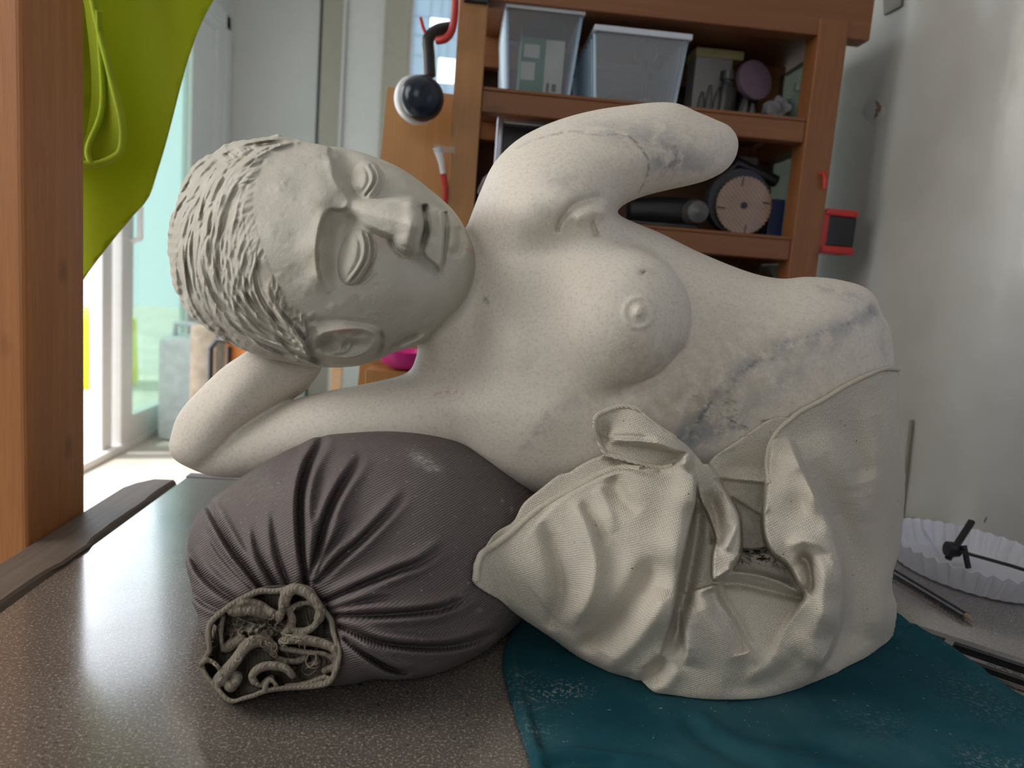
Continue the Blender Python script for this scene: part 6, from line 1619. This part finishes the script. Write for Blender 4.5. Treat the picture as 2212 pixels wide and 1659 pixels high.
def rod(name, p, q, r, mat, label, cat, taper=None):
    o = MB().tube([tuple(p), tuple((np.array(p) + np.array(q)) / 2), tuple(q)], [r, r, taper or r], 10).build(name, mat, smooth=True)
    return tag(o, label, cat)
# black T-shaped tool standing in the tray with a long thin wire
hub = on_z(2058, 1187, 0.016); up = pt(2100, 1125, np.dot(CAM_M.T @ (hub - CAM_C), (0, 0, -1)) + 0.012); dn = on_z(2047, 1208, 0.006)
tt = empty('hand_drill', tuple(hub))
def bar(name, p, q, w, t, parent):
    p, q = Vector(p), Vector(q); L = (q - p).length
    in_parent(MB().box((-w / 2, -t / 2, 0), (w / 2, t / 2, L), 0.0006, rot_to(q - p, p)).build(name, iron), parent)
bar('handle', dn, up, 0.0055, 0.004, tt)
in_parent(MB().lathe([(0, -0.006), (0.007, -0.006), (0.0075, 0.0), (0.006, 0.006), (0, 0.006)], 12, rot_to(Vector(on_z(2160, 1205, 0.012)) - Vector(hub), hub)).build('collar', iron, smooth=True), tt)
e = on_z(2330, 1268, 0.030)
in_parent(MB().tube([tuple(hub), tuple((hub + e) / 2 + np.array((0, 0, .001))), tuple(e)], 0.0016, 8).build('shaft', iron, smooth=True), tt)
f0 = on_z(2092, 1228, 0.003); f1 = pt(2082, 1178, np.dot(CAM_M.T @ (f0 - CAM_C), (0, 0, -1)) + 0.004)
bar('foot', f0, f1, 0.0055, 0.003, tt)
tag(tt, 'black iron T-handled tool lying in the white paper tray', 'hand tool')
r = empty('pencil', tuple(on_z(2090, 1330, 0.003)))
a, b = on_z(1925, 1232, 0.0032), on_z(2086, 1329, 0.0032)
in_parent(MB().tube([tuple(a), tuple(b)], 0.0029, 8).build('barrel', plain('black_lacquer', (0.012, 0.012, 0.016), 0.3), smooth=True), r)
tip = b + (b - a) / np.linalg.norm(b - a) * 0.008
in_parent(MB().tube([tuple(b), tuple(tip + np.array((0, 0, -0.001)))], [0.0024, 0.0006], 8).build('tip', plain('bare_wood_tip', (0.30, 0.21, 0.15), 0.7), smooth=True), r)
tag(r, 'black round pencil lying on the table in front of the paper tray', 'pencil')
# white plastic pick leaning in the tray, thin stick against the wall
p, q = pt(1976, 1116, 0.80), on_z(2030, 1200, 0.005)
tag(MB().tube([tuple(p), tuple((p + q) / 2), tuple(q)], [0.0020, 0.0012, 0.0010], 8).build('plastic_pick', clear, smooth=True), 'clear plastic pick leaning over the left rim of the paper tray', 'pick')
w1 = on_wall(1972, 906); w0_ = on_wall(1960, 1020); wb = on_wall(1953, 1085)
off = np.array((-0.004, -0.003, 0))
tag(MB().tube([tuple(w1 + off), tuple(w0_ + off), tuple(wb + off - np.array((0, 0, 0.03)))], 0.0021, 8).build('thin_stick', plain('weathered_stick', (0.26, 0.23, 0.19), 0.8), smooth=True), 'thin weathered stick leaning on the wall behind the canvas sack', 'stick')
# slotted steel tool lying by the teal cloth
steel_g = NT('grey_brushed_steel', (0.20, 0.185, 0.18), 0.42, 0.6)
steel_g.color(steel_g.ramp(steel_g.noise(steel_g.coord(), 60, 4), [(0.3, (0.15, 0.14, 0.135)), (0.7, (0.25, 0.235, 0.225))]))
level = empty('steel_rule', tuple(A))
Mt = Matrix(((ux[0], uy[0], 0, A[0]), (ux[1], uy[1], 0, A[1]), (0, 0, 1, 0), (0, 0, 0, 1)))
def slab(u0, u1, v0, v1, z0, z1, name, mat, bev=0.0006):
    in_parent(MB().box((u0, -v1, z0), (u1, -v0, z1), 0.0, Mt).build(name, mat, bevel=bev), level)
v = [abs(uv(*p)[1]) for p in ((2212, 1440), (2212, 1456), (2212, 1462))]
s1 = sorted([abs(uv(2180, 1424)[1]), abs(uv(2180, 1446)[1]), abs(uv(2180, 1453)[1]), abs(uv(2180, 1472)[1])])
web = MB()
u_s0 = uv(2012, 1367)[0]; u_s1 = uv(2043, 1380)[0]; u_b0 = uv(2060, 1390)[0]; u_c0 = uv(2100, 1420)[0]
slots = [(u_s0, u_s1, s1[0], s1[1]), (u_b0, 0.2, s1[0], s1[1]), (u_c0, 0.2, s1[2], s1[3])]
us = sorted({0.0, Ltot} | {round(q, 5) for s in slots for q in s[:2]}); vv = sorted({0.0, round(wid, 5)} | {round(q, 5) for s in slots for q in s[2:]})
for i in range(len(us) - 1):
    for j in range(len(vv) - 1):
        uc, vc = (us[i] + us[i + 1]) / 2, (vv[j] + vv[j + 1]) / 2
        if any(s[0] < uc < s[1] and s[2] < vc < s[3] for s in slots): continue
        web.box((us[i], -vv[j + 1], 0.0006), (us[i + 1], -vv[j], zt_), 0.0, Mt)
in_parent(web.build('slotted_bar', steel_g.m), level)
slab(0.004, Ltot - 0.004, 0.001, wid - 0.001, 0.0002, 0.0010, 'dark_base', plain('dark_slot_base', (0.006, 0.006, 0.007), 0.9, spec=0.1), 0)
cu = bpy.data.curves.new('lettering', 'FONT'); cu.body = 'MADE IN'; cu.size = (s1[2] - s1[1]) * 0.98; cu.extrude = 0.0001; cu.space_character = 1.35
to = bpy.data.objects.new('lettering', cu); scene.collection.objects.link(to); cu.materials.append(black_pl)
u_t = uv(2132, 1430)[0]
to.matrix_world = Mt @ Matrix.Translation((u_t, -s1[2] + (s1[2] - s1[1]) * 0.16, zt_ + 0.0001)) @ Matrix.Scale(1.5, 4, (1, 0, 0))
bpy.context.view_layer.update()
dg = bpy.context.evaluated_depsgraph_get(); tm = bpy.data.meshes.new_from_object(to.evaluated_get(dg)); mw_ = to.matrix_world.copy()
tm.transform(mw_); bpy.data.objects.remove(to); lo_ = bpy.data.objects.new('lettering', tm); scene.collection.objects.link(lo_); in_parent(lo_, level)
tag(level, 'grey slotted steel bar stamped MADE IN lying beside the teal cloth', 'steel bar')
